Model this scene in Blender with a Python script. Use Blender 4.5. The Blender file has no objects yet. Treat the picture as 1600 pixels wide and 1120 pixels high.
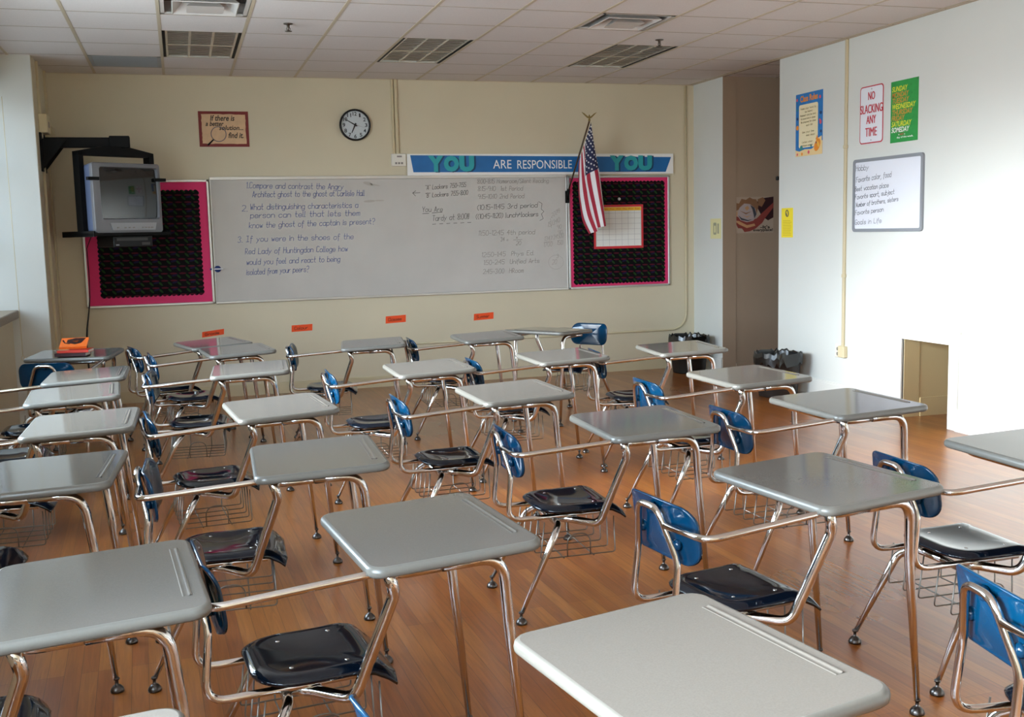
import bpy, math, random
from math import sin, cos, pi, radians as RAD
from mathutils import Vector, Matrix
random.seed(7)
scene = bpy.context.scene
COL = scene.collection

# ------------------------------------------------------------------ camera
CAM_H = 1.5668
def make_camera():
    yaw, pitch, roll, f = 0.298, 0.1189, -0.0234, 1666.2
    fwd = Vector((sin(yaw)*cos(pitch), cos(yaw)*cos(pitch), -sin(pitch)))
    r = Vector((cos(yaw), -sin(yaw), 0)); u = r.cross(fwd)
    r2 = cos(roll)*r + sin(roll)*u; u2 = -sin(roll)*r + cos(roll)*u
    cam = bpy.data.cameras.new('camera'); ob = bpy.data.objects.new('camera', cam)
    m = Matrix((r2, u2, -fwd)).transposed().to_4x4(); m.translation = (0, 0, CAM_H)
    ob.matrix_world = m
    cam.sensor_fit = 'HORIZONTAL'; cam.sensor_width = 36.0; cam.lens = 36.0*f/1600.0
    cam.clip_start = 0.02; cam.clip_end = 200
    COL.objects.link(ob); scene.camera = ob
make_camera()

# ------------------------------------------------------------------ materials
def lin(c):
    return c/12.92 if c <= 0.04045 else ((c+0.055)/1.055)**2.4
def rgb(h):
    return tuple(lin(int(h[i:i+2], 16)/255.0) for i in (0, 2, 4)) + (1.0,)
MATS = {}
def mat(name, color, rough=0.5, metal=0.0, spec=0.5, coat=0.0, coat_rough=0.1, noise=0.0, nscale=40.0, bump=0.0, bscale=200.0, trans=0.0):
    if name in MATS: return MATS[name]
    m = bpy.data.materials.new(name); m.use_nodes = True
    nt = m.node_tree; b = nt.nodes['Principled BSDF']
    c = rgb(color) if isinstance(color, str) else tuple(color) + (1.0,)
    b.inputs['Base Color'].default_value = c
    b.inputs['Roughness'].default_value = rough
    b.inputs['Metallic'].default_value = metal
    b.inputs['Specular IOR Level'].default_value = spec
    b.inputs['Coat Weight'].default_value = coat
    b.inputs['Coat Roughness'].default_value = coat_rough
    if noise or bump:
        tc = nt.nodes.new('ShaderNodeTexCoord')
    if noise:
        n = nt.nodes.new('ShaderNodeTexNoise'); n.inputs['Scale'].default_value = nscale; n.inputs['Detail'].default_value = 4
        nt.links.new(tc.outputs['Object'], n.inputs['Vector'])
        r = nt.nodes.new('ShaderNodeValToRGB')
        r.color_ramp.elements[0].position = 0.3; r.color_ramp.elements[1].position = 0.7
        r.color_ramp.elements[0].color = tuple(x*(1-noise) for x in c[:3]) + (1,)
        r.color_ramp.elements[1].color = tuple(min(1, x*(1+noise)) for x in c[:3]) + (1,)
        nt.links.new(n.outputs['Fac'], r.inputs['Fac']); nt.links.new(r.outputs['Color'], b.inputs['Base Color'])
    if bump:
        n2 = nt.nodes.new('ShaderNodeTexNoise'); n2.inputs['Scale'].default_value = bscale; n2.inputs['Detail'].default_value = 3
        nt.links.new(tc.outputs['Object'], n2.inputs['Vector'])
        bp = nt.nodes.new('ShaderNodeBump'); bp.inputs['Strength'].default_value = bump; bp.inputs['Distance'].default_value = 0.002
        nt.links.new(n2.outputs['Fac'], bp.inputs['Height']); nt.links.new(bp.outputs['Normal'], b.inputs['Normal'])
    MATS[name] = m
    return m

M_FRONT = mat('beige_wall_paint', 'd3c8ad', 0.55, noise=0.03, nscale=1.5, bump=0.15, bscale=60)
M_WHITE = mat('white_wall_paint', 'd9dbd6', 0.5, noise=0.02, nscale=1.2, bump=0.12, bscale=60)
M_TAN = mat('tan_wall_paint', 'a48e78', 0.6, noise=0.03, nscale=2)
M_TRIM = mat('white_trim_paint', 'e2e2dc', 0.35)
M_BTRIM = mat('beige_trim_paint', 'cbbd9b', 0.4)
M_TILE = mat('ceiling_tile', 'dcd6d3', 0.9, noise=0.04, nscale=120, bump=0.35, bscale=180)
M_GRID = mat('ceiling_grid_metal', 'c2b49c', 0.5)
M_GAP = mat('tile_edge_shadow_gap', '8d8074', 0.9)
M_CHROME = mat('chrome', (0.70, 0.69, 0.68), 0.10, 1.0)
M_STEEL = mat('steel_glide', (0.10, 0.09, 0.085), 0.3, 1.0)
M_WIRE = mat('wire_steel', (0.20, 0.18, 0.16), 0.4, 1.0)
M_TOP = mat('desk_top_grey', '6c6862', 0.09, spec=0.8, noise=0.06, nscale=260, bump=0.006, bscale=300)
M_EDGE = mat('desk_edge_grey', '67655f', 0.3, noise=0.03, nscale=200)
M_BLUE = mat('blue_chair_plastic', (0.0008, 0.027, 0.066), 0.1, spec=0.4)
M_SEAT = mat('navy_seat_plastic_shaded', (0.0012, 0.0045, 0.011), 0.07, spec=0.45)  # backrest plastic again, darkened to stand in for weaker light on seats
M_BLACK = mat('black_metal', '040404', 0.6, spec=0.2)
M_BLACKP = mat('black_plastic', '0a0a0a', 0.4, spec=0.3)
M_PAPER = mat('white_paper', 'efefe9', 0.7)
M_BOARD = mat('whiteboard_surface', 'c0bcb6', 0.28, noise=0.04, nscale=2.5)
M_ALU = mat('aluminium_trim', (0.62, 0.61, 0.58), 0.4, 0.8)
M_GREYP = mat('grey_plastic_frame', '8b8f95', 0.4)
M_PINK = mat('pink_board_paper', 'e0306c', 0.7)
M_INKB = mat('blue_marker', '5a689e', 0.6)
M_INKK = mat('black_marker', '5c5854', 0.6)
M_INKG = mat('faint_marker', '8f8983', 0.6)
M_ORANGE = mat('orange_card', 'f0521c', 0.7)
M_PLATE = mat('ivory_plate', 'd9cba6', 0.45)
M_PLATEW = mat('white_plate', 'e6e2d6', 0.45)
M_RED = mat('sign_red', 'c0283a', 0.5)
M_GOLD = mat('antique_brass', (0.30, 0.22, 0.08), 0.35, 1.0)

def floor_material():
    m = bpy.data.materials.new('maple_strip_floor'); m.use_nodes = True
    nt = m.node_tree; N = nt.nodes; L = nt.links; b = N['Principled BSDF']
    tc = N.new('ShaderNodeTexCoord')
    mp = N.new('ShaderNodeMapping'); mp.inputs['Rotation'].default_value = (0, 0, RAD(88))
    L.new(tc.outputs['Object'], mp.inputs['Vector'])
    br = N.new('ShaderNodeTexBrick')
    br.offset = 0.37; br.offset_frequency = 3; br.squash = 1.0
    br.inputs['Scale'].default_value = 1.0
    br.inputs['Brick Width'].default_value = 1.35; br.inputs['Row Height'].default_value = 0.058
    br.inputs['Mortar Size'].default_value = 0.0011; br.inputs['Mortar Smooth'].default_value = 0.2
    br.inputs['Color1'].default_value = (0, 0, 0, 1); br.inputs['Color2'].default_value = (1, 1, 1, 1)
    br.inputs['Mortar'].default_value = (0.5, 0.5, 0.5, 1); br.inputs['Bias'].default_value = 0.0
    L.new(mp.outputs['Vector'], br.inputs['Vector'])
    ramp = N.new('ShaderNodeValToRGB'); e = ramp.color_ramp.elements
    e[0].position = 0.0; e[0].color = rgb('8a4a17'); e[1].position = 1.0; e[1].color = rgb('a36427')
    x = ramp.color_ramp.elements.new(0.5); x.color = rgb('96561d')
    L.new(br.outputs['Color'], ramp.inputs['Fac'])
    mp2 = N.new('ShaderNodeMapping'); mp2.inputs['Scale'].default_value = (2.2, 38, 1); 
    L.new(mp.outputs['Vector'], mp2.inputs['Vector'])
    gr = N.new('ShaderNodeTexNoise'); gr.inputs['Scale'].default_value = 1.6; gr.inputs['Detail'].default_value = 7; gr.inputs['Distortion'].default_value = 1.2
    L.new(mp2.outputs['Vector'], gr.inputs['Vector'])
    gramp = N.new('ShaderNodeValToRGB'); gramp.color_ramp.elements[0].position = 0.32; gramp.color_ramp.elements[1].position = 0.68
    gramp.color_ramp.elements[0].color = (0.66, 0.63, 0.60, 1); gramp.color_ramp.elements[1].color = (1.12, 1.12, 1.1, 1)
    L.new(gr.outputs['Fac'], gramp.inputs['Fac'])
    mul = N.new('ShaderNodeMixRGB'); mul.blend_type = 'MULTIPLY'; mul.inputs['Fac'].default_value = 0.75
    L.new(ramp.outputs['Color'], mul.inputs['Color1']); L.new(gramp.outputs['Color'], mul.inputs['Color2'])
    big = N.new('ShaderNodeTexNoise'); big.inputs['Scale'].default_value = 0.9; big.inputs['Detail'].default_value = 3
    L.new(tc.outputs['Object'], big.inputs['Vector'])
    bramp = N.new('ShaderNodeValToRGB'); bramp.color_ramp.elements[0].color = (0.86, 0.84, 0.82, 1); bramp.color_ramp.elements[1].color = (1.08, 1.08, 1.08, 1)
    L.new(big.outputs['Fac'], bramp.inputs['Fac'])
    mul2 = N.new('ShaderNodeMixRGB'); mul2.blend_type = 'MULTIPLY'; mul2.inputs['Fac'].default_value = 1
    L.new(mul.outputs['Color'], mul2.inputs['Color1']); L.new(bramp.outputs['Color'], mul2.inputs['Color2'])
    gap = N.new('ShaderNodeMixRGB'); gap.inputs['Color2'].default_value = rgb('4a2812')
    gm = N.new('ShaderNodeMath'); gm.operation = 'MULTIPLY'; gm.inputs[1].default_value = 0.7
    L.new(br.outputs['Fac'], gm.inputs[0]); L.new(gm.outputs[0], gap.inputs['Fac'])
    L.new(mul2.outputs['Color'], gap.inputs['Color1']); L.new(gap.outputs['Color'], b.inputs['Base Color'])
    rr = N.new('ShaderNodeMapRange'); rr.inputs['To Min'].default_value = 0.22; rr.inputs['To Max'].default_value = 0.38
    L.new(big.outputs['Fac'], rr.inputs['Value']); L.new(rr.outputs['Result'], b.inputs['Roughness'])
    b.inputs['Specular IOR Level'].default_value = 0.55
    b.inputs['Coat Weight'].default_value = 0.4; b.inputs['Coat Roughness'].default_value = 0.24
    return m
M_FLOOR = floor_material()

def glass_material(name, tr):
    m = bpy.data.materials.new(name); m.use_nodes = True
    nt = m.node_tree; N = nt.nodes; L = nt.links
    out = N['Material Output']; N.remove(N['Principled BSDF'])
    t = N.new('ShaderNodeBsdfTransparent'); t.inputs['Color'].default_value = (0.95*tr, 0.98*tr, 1.0*tr, 1)
    g = N.new('ShaderNodeBsdfGlossy'); g.inputs['Roughness'].default_value = 0.02
    fr = N.new('ShaderNodeFresnel'); geo = N.new('ShaderNodeNewGeometry')
    ior = N.new('ShaderNodeMapRange'); ior.inputs['To Min'].default_value = 1.45; ior.inputs['To Max'].default_value = 1/1.45
    L.new(geo.outputs['Backfacing'], ior.inputs['Value']); L.new(ior.outputs['Result'], fr.inputs['IOR'])
    mx = N.new('ShaderNodeMixShader')
    L.new(fr.outputs['Fac'], mx.inputs['Fac']); L.new(t.outputs[0], mx.inputs[1]); L.new(g.outputs[0], mx.inputs[2])
    L.new(mx.outputs[0], out.inputs['Surface'])
    return m
M_GLASS = glass_material('window_glass', 1.0)
M_TINT = glass_material('window_glass_added_tint', 0.34)  # tint added to cut daylight through the window beside the pier
M_TINT2 = glass_material('window_glass_slight_added_tint', 0.97)  # slight tint added to trim daylight through the second window

def bulletin_material():
    # black paper with rows of small red and green swirls
    m = bpy.data.materials.new('black_swirl_paper'); m.use_nodes = True
    nt = m.node_tree; N = nt.nodes; L = nt.links; b = N['Principled BSDF']; b.inputs['Roughness'].default_value = 0.75; b.inputs['Specular IOR Level'].default_value = 0.15
    tc = N.new('ShaderNodeTexCoord'); sx = N.new('ShaderNodeSeparateXYZ'); L.new(tc.outputs['Object'], sx.inputs[0])
    def math1(op, a, bval=None, c=None):
        n = N.new('ShaderNodeMath'); n.operation = op
        if hasattr(a, 'links'): L.new(a, n.inputs[0])
        else: n.inputs[0].default_value = a
        if bval is not None:
            if hasattr(bval, 'links'): L.new(bval, n.inputs[1])
            else: n.inputs[1].default_value = bval
        return n.outputs[0]
    def cell(px, pz, ox, oz):
        u = math1('SUBTRACT', math1('FRACT', math1('ADD', math1('DIVIDE', sx.outputs[0], px), ox)), 0.5)
        v = math1('SUBTRACT', math1('FRACT', math1('ADD', math1('DIVIDE', sx.outputs[2], pz), oz)), 0.5)
        return u, v
    def blob(u, v, su, sv, slant):
        u2 = math1('ADD', u, math1('MULTIPLY', v, slant))
        d = math1('ADD', math1('POWER', math1('MULTIPLY', u2, su), 2.0), math1('POWER', math1('MULTIPLY', v, sv), 2.0))
        return math1('LESS_THAN', d, 1.0)
    u, v = cell(0.085, 0.068, 0.0, 0.0); red = blob(u, v, 2.6, 8.0, 0.25)
    u, v = cell(0.085, 0.068, 0.45, 0.42); grn = blob(u, v, 6.5, 3.6, 0.6)
    u, v = cell(0.17, 0.068, 0.2, 0.25); pur = blob(u, v, 7.0, 6.0, -0.5)
    c0 = N.new('ShaderNodeMixRGB'); c0.inputs['Color1'].default_value = rgb('070507'); c0.inputs['Color2'].default_value = rgb('4a0f20'); L.new(red, c0.inputs['Fac'])
    c1 = N.new('ShaderNodeMixRGB'); c1.inputs['Color2'].default_value = rgb('1c3a15'); L.new(grn, c1.inputs['Fac']); L.new(c0.outputs[0], c1.inputs['Color1'])
    c2 = N.new('ShaderNodeMixRGB'); c2.inputs['Color2'].default_value = rgb('191232'); L.new(pur, c2.inputs['Fac']); L.new(c1.outputs[0], c2.inputs['Color1'])
    L.new(c2.outputs[0], b.inputs['Base Color'])
    return m
M_SWIRL = bulletin_material()

# ------------------------------------------------------------------ mesh builder
class MB:
    def __init__(self): self.v = []; self.f = []; self.sm = []; self.mi = []; self.mats = []
    def mid(self, m):
        if m is None: m = M_TRIM
        if m not in self.mats: self.mats.append(m)
        return self.mats.index(m)
    def add(self, vs, fs, m, smooth=False):
        o = len(self.v); self.v += [tuple(p) for p in vs]
        k = self.mid(m)
        for f in fs: self.f.append(tuple(i+o for i in f)); self.sm.append(smooth); self.mi.append(k)
    def box(self, a, b, m, rot=None, at=None):
        x0, y0, z0 = a; x1, y1, z1 = b
        if x0 > x1: x0, x1 = x1, x0
        if y0 > y1: y0, y1 = y1, y0
        if z0 > z1: z0, z1 = z1, z0
        vs = [(x0,y0,z0),(x1,y0,z0),(x1,y1,z0),(x0,y1,z0),(x0,y0,z1),(x1,y0,z1),(x1,y1,z1),(x0,y1,z1)]
        if rot is not None:
            c = Vector(at); vs = [c + rot @ (Vector(p)-c) for p in vs]
        self.add(vs, [(3,2,1,0),(4,5,6,7),(0,1,5,4),(1,2,6,5),(2,3,7,6),(3,0,4,7)], m)
    def bbox(self, a, b, m, r=0.004):
        # box with chamfered edges
        x0,y0,z0 = a; x1,y1,z1 = b
        X=(x0,x0+r,x1-r,x1); Y=(y0,y0+r,y1-r,y1); Z=(z0,z0+r,z1-r,z1)
        idx={}; vs=[]
        def V(i,j,k):
            key=(i,j,k)
            if key not in idx: idx[key]=len(vs); vs.append((X[i],Y[j],Z[k]))
            return idx[key]
        fs=[]
        for s,i in ((0,0),(1,3)):
            q=[V(i,1,1),V(i,2,1),V(i,2,2),V(i,1,2)]; fs.append(q if s else q[::-1])
            q=[V(1,i,1),V(2,i,1),V(2,i,2),V(1,i,2)]; fs.append(q[::-1] if s else q)
            q=[V(1,1,i),V(2,1,i),V(2,2,i),V(1,2,i)]; fs.append(q if s else q[::-1])
        for i in (0,3):
            ii=1 if i==0 else 2
            for j in (0,3):
                jj=1 if j==0 else 2
                fs.append([V(i,jj,1),V(ii,j,1),V(ii,j,2),V(i,jj,2)])
                fs.append([V(i,1,jj),V(ii,1,j),V(ii,2,j),V(i,2,jj)])
                fs.append([V(1,i,jj),V(1,ii,j),V(2,ii,j),V(2,i,jj)])
                for k in (0,3):
                    kk=1 if k==0 else 2
                    fs.append([V(i,jj,kk),V(ii,j,kk),V(ii,jj,k)])
        self.add(vs, fs, m)
    def tube(self, pts, r, m, seg=10, cap=True, closed=False):
        pts = [Vector(p) for p in pts]; n = len(pts)
        rs = r if isinstance(r, (list, tuple)) else [r]*n
        T = []
        for i in range(n):
            a = pts[i-1] if (i > 0 or closed) else pts[i]; b = pts[(i+1) % n] if (i < n-1 or closed) else pts[i]
            t = (b-a); T.append(t.normalized() if t.length > 1e-9 else Vector((0,0,1)))
        ref = Vector((0,0,1)) if abs(T[0].z) < 0.9 else Vector((1,0,0))
        u = T[0].cross(ref).normalized(); vs = []
        for i in range(n):
            if i: 
                u = u - T[i]*u.dot(T[i])
                u = u.normalized() if u.length > 1e-6 else T[i].orthogonal().normalized()
            w = T[i].cross(u)
            for k in range(seg):
                a = 2*pi*k/seg; vs.append(pts[i] + (u*cos(a) + w*sin(a))*rs[i])
        fs = []
        for i in range(n if closed else n-1):
            j = (i+1) % n
            for k in range(seg):
                k2 = (k+1) % seg; fs.append((i*seg+k, i*seg+k2, j*seg+k2, j*seg+k))
        self.add(vs, fs, m, True)
        if cap and not closed:
            o = len(self.v)-n*seg; kk = self.mid(m)
            self.f.append(tuple(o+k for k in range(seg))[::-1]); self.sm.append(False); self.mi.append(kk)
            self.f.append(tuple(o+(n-1)*seg+k for k in range(seg))); self.sm.append(False); self.mi.append(kk)
    def lathe(self, prof, m, seg=20, at=(0,0,0), axis='z', smooth=True):
        vs = []; n = len(prof)
        for (r, z) in prof:
            for k in range(seg):
                a = 2*pi*k/seg
                if axis == 'z': vs.append((at[0]+r*cos(a), at[1]+r*sin(a), at[2]+z))
                elif axis == 'y': vs.append((at[0]+r*cos(a), at[1]+z, at[2]+r*sin(a)))
                else: vs.append((at[0]+z, at[1]+r*cos(a), at[2]+r*sin(a)))
        fs = []
        for i in range(n-1):
            for k in range(seg):
                k2 = (k+1) % seg; fs.append((i*seg+k, i*seg+k2, (i+1)*seg+k2, (i+1)*seg+k))
        self.add(vs, fs, m, smooth)
        o = len(self.v)-n*seg; kk = self.mid(m)
        if prof[0][0] > 1e-6: self.f.append(tuple(o+k for k in range(seg))[::-1]); self.sm.append(False); self.mi.append(kk)
        if prof[-1][0] > 1e-6: self.f.append(tuple(o+(n-1)*seg+k for k in range(seg))); self.sm.append(False); self.mi.append(kk)
    def prism(self, poly, y0, y1, m, front=True):
        # polygon in x,z extruded along y (y0 = viewer side)
        n = len(poly); vs = [(p[0], y0, p[1]) for p in poly] + [(p[0], y1, p[1]) for p in poly]
        fs = [tuple(range(n)), tuple(range(2*n-1, n-1, -1))] + [(i, n+i, n+(i+1)%n, (i+1)%n) for i in range(n)]
        self.add(vs, fs, m)
    def prismz(self, poly, z0, z1, m):
        n = len(poly); vs = [(p[0], p[1], z0) for p in poly] + [(p[0], p[1], z1) for p in poly]
        fs = [tuple(range(n))[::-1], tuple(range(n, 2*n))] + [(i, (i+1)%n, n+(i+1)%n, n+i) for i in range(n)]
        self.add(vs, fs, m)
    def flat(self, poly, y, m):
        self.add([(p[0], y, p[1]) for p in poly], [tuple(range(len(poly)))], m)
    def rect(self, x0, z0, x1, z1, y, m):
        self.flat([(x0,z0),(x1,z0),(x1,z1),(x0,z1)], y, m)
    def build(self, name, parent=None, fix=True):
        me = bpy.data.meshes.new(name); me.from_pydata(self.v, [], self.f)
        for m in self.mats: me.materials.append(m)
        me.polygons.foreach_set('use_smooth', self.sm); me.polygons.foreach_set('material_index', self.mi)
        me.update()
        if fix:
            import bmesh
            b = bmesh.new(); b.from_mesh(me); bmesh.ops.recalc_face_normals(b, faces=b.faces); b.to_mesh(me); b.free()
        o = bpy.data.objects.new(name, me); COL.objects.link(o)
        if parent is not None: o.parent = parent
        return o

def fillet(points, radii, n=6):
    P = [Vector(p) for p in points]; out = [P[0]]
    if not isinstance(radii, (list, tuple)): radii = [radii]*(len(P)-2)
    for i in range(1, len(P)-1):
        a = P[i-1]-P[i]; b = P[i+1]-P[i]; r = radii[i-1]
        ang = a.angle(b)
        d = min(r/max(math.tan(ang/2), 1e-3), a.length*0.49, b.length*0.49)
        p0 = P[i]+a.normalized()*d; p1 = P[i]+b.normalized()*d
        for k in range(n+1):
            t = k/n; out.append(p0*(1-t)**2 + P[i]*2*t*(1-t) + p1*t*t)
    out.append(P[-1]); return out
def rrect(x0, y0, x1, y1, r, n=5):
    out = []
    for (cx, cy, a0) in ((x1-r, y1-r, 0), (x0+r, y1-r, 90), (x0+r, y0+r, 180), (x1-r, y0+r, 270)):
        for k in range(n+1):
            a = RAD(a0+90*k/n); out.append((cx+r*cos(a), cy+r*sin(a)))
    return out
def circle(cx, cz, r, n=24): return [(cx+r*cos(2*pi*k/n), cz+r*sin(2*pi*k/n)) for k in range(n)]
def ellipse(cx, cz, rx, rz, rot=0, n=18):
    return [(cx+rx*cos(t)*cos(rot)-rz*sin(t)*sin(rot), cz+rx*cos(t)*sin(rot)+rz*sin(t)*cos(rot)) for t in [2*pi*k/n for k in range(n)]]

def tag(o, label, cat, group=None, kind=None):
    o['label'] = label; o['category'] = cat
    if group: o['group'] = group
    if kind: o['kind'] = kind
    return o
def empty(name, loc=(0,0,0), rz=0.0):
    o = bpy.data.objects.new(name, None); o.empty_display_size = 0.1; COL.objects.link(o)
    o.location = loc; o.rotation_euler = (0, 0, rz); return o
def place(o, loc, rz=0.0): o.location = loc; o.rotation_euler = (0, 0, rz); return o
def struct(o, label=None, cat=None):
    o['kind'] = 'structure'
    if label: o['label'] = label
    if cat: o['category'] = cat
    return o
RW = -pi/2      # things on the right wall: local x runs along -Y, local -y faces the room

# printed lettering ------------------------------------------------
def text_geo(s, bold=0.0, shear=0.0):
    cu = bpy.data.curves.new('lettering', 'FONT'); cu.body = s; cu.size = 1.0; cu.offset = bold; cu.shear = shear
    cu.resolution_u = 3
    ob = bpy.data.objects.new('lettering', cu)
    me = bpy.data.meshes.new_from_object(ob)
    vs = [(v.co.x, v.co.y) for v in me.vertices]; fs = [tuple(p.vertices) for p in me.polygons]
    bpy.data.objects.remove(ob); bpy.data.meshes.remove(me); bpy.data.curves.remove(cu)
    return vs, fs
def put_text(mb, s, x0, z0, w, h, y, m, bold=0.0, shear=0.0, slope=0.0, slant=0.0):
    # fits the text into the box x0..x0+w, z0..z0+h
    vs, fs = text_geo(s, bold, shear)
    if not vs: return
    ax = min(v[0] for v in vs); bx = max(v[0] for v in vs); az = min(v[1] for v in vs); bz = max(v[1] for v in vs)
    out = []
    for (x, z) in vs:
        u = (x-ax)/(bx-ax); t = (z-az)/max(bz-az, 1e-6)
        out.append((x0+u*w+slant*t, y, z0+t*h+slope*u))
    mb.add(out, fs, m)

# handwriting ------------------------------------------------------
GL = {'a':'4636160503123243|4642','b':'0902|051636454332120 3','c':'45361605031232 43','d':'4942|4536160503123243','e':'04444536160503123243','f':'38291810|0636',
'g':'464130100 1|4536160503123243','h':'0902|0516364542','i':'0602|0807','j':'26211000|2827','k':'0902|460442','l':'090212','m':'0602|05162622|25364642','n':'0602|0516364542',
'o':'160503123243453616','p':'0600|05163645433212 03','q':'4640|4536160503123243','r':'0602|04152636','s':'453616051434433212 03','t':'19132232|0636','u':'0603123243|4642',
'v':'062246','w':'0612253246','x':'0642|4602','y':'0623|4600','z':'06460242','A':'022942|1434','B':'020929383726 06|2635332202','C':'4839190803123243','D':'0209294744220 2',
'E':'49090242|0636','F':'490902|0636','G':'483919080312324345 25','H':'0209|4942|0646','I':'0939|2922|0242','J':'3933221203','K':'0209|490542','L':'090242','M':'0209254942',
'N':'02094249','O':'19080312324348 3919','P':'02092938362505','R':'02092938362505|1542','S':'483919080716354443321203','T':'0949|2922','U':'090312324349','V':'092249',
'W':'0912263249','Y':'092549|2522','0':'190704123244473919','1':'081912','2':'08193948460242','3':'0819394726 4432 1203','4':'390545|3932','5':'490906364543321203',
'6':'3905031232434536 05','7':'094912','8':'260708193948472603123243 26','9':'461607081939484632','.':'0212','?':'0819394846 2524|2221','!':'0904|0302','-':'0535','/':'0049',
'(':'29070421','a':'4636160503123243|4642',')':'09272401','"':'0908|2928',"'":'0908',',':'1200',':':'0605|0302','+':'0646|2804','|':'0900','{':'391826150524 1130'.replace(' ',''),'}':'0918262545241100','<':'062504|0555|05','=':'0545|0343','x':'0642|4602'}
def pen(mb, s, x, z, h, m, width, y=-0.004, adv=0.62, slope=0.0, slant=0.12, jit=0.05, rnd=None):
    rnd = rnd or random.Random(len(s)*7+int(x*100))
    k = h/7.0; cx = x; sx = k*adv/0.62
    for ch in s:
        if ch == ' ': cx += sx*4.2; continue
        g = GL.get(ch)
        if not g: cx += sx*4; continue
        dz = (cx-x)*slope + rnd.uniform(-1, 1)*jit*h*0.3
        wmax = 0
        for st in g.replace(' ', '').split('|'):
            pts = []
            for i in range(0, len(st)-1, 2):
                px = int(st[i], 16); pz = int(st[i+1], 16)-2; wmax = max(wmax, px)
                pts.append((cx + px*sx + slant*pz*k + rnd.uniform(-1,1)*jit*k*2, z + dz + pz*k + rnd.uniform(-1,1)*jit*k*2))
            for i in range(len(pts)-1):
                (xa, za), (xb, zb) = pts[i], pts[i+1]; dx, dzz = xb-xa, zb-za; l = math.hypot(dx, dzz) or 1e-6
                nx, nz = -dzz/l*width/2, dx/l*width/2; ex, ez = dx/l*width*0.4, dzz/l*width*0.4
                mb.add([(xa-ex+nx, y, za-ez+nz), (xa-ex-nx, y, za-ez-nz), (xb+ex-nx, y, zb+ez-nz), (xb+ex+nx, y, zb+ez+nz)], [(0,1,2,3)], m)
        cx += sx*(wmax+1.35)
    return cx
def pen_width(s, h, adv=0.62):
    k = h/7.0; sx = k*adv/0.62; w = 0
    for ch in s:
        if ch == ' ': w += sx*4.2; continue
        g = GL.get(ch); 
        if not g: w += sx*4; continue
        w += sx*(max(int(c[0], 16) for st in g.replace(' ', '').split('|') for c in [st[i:i+2] for i in range(0, len(st)-1, 2)])+1.35)
    return w
def pen_fit(mb, s, x0, x1, z0, z1, h, m, width, **kw):
    w1 = pen_width(s, h); adv = 0.62*(x1-x0)/w1
    pen(mb, s, x0, z0, h, m, width, adv=adv, slope=(z1-z0)/(x1-x0), **kw)

# ------------------------------------------------------------------ room dimensions
DW = 10.846; XR = 5.489; CH = 3.111; XL = -1.39; YB = -2.6
PIER_X, PIER_Y = -1.10, 9.86
ALC0, ALC1 = 9.07, 10.185       # alcove opening in the right wall
ALX = 7.4
NI0, NI1, NIZ = 6.64, 7.195, 0.64
T = 0.6096; GX0 = -0.6607; GD0 = 0.4384

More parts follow.
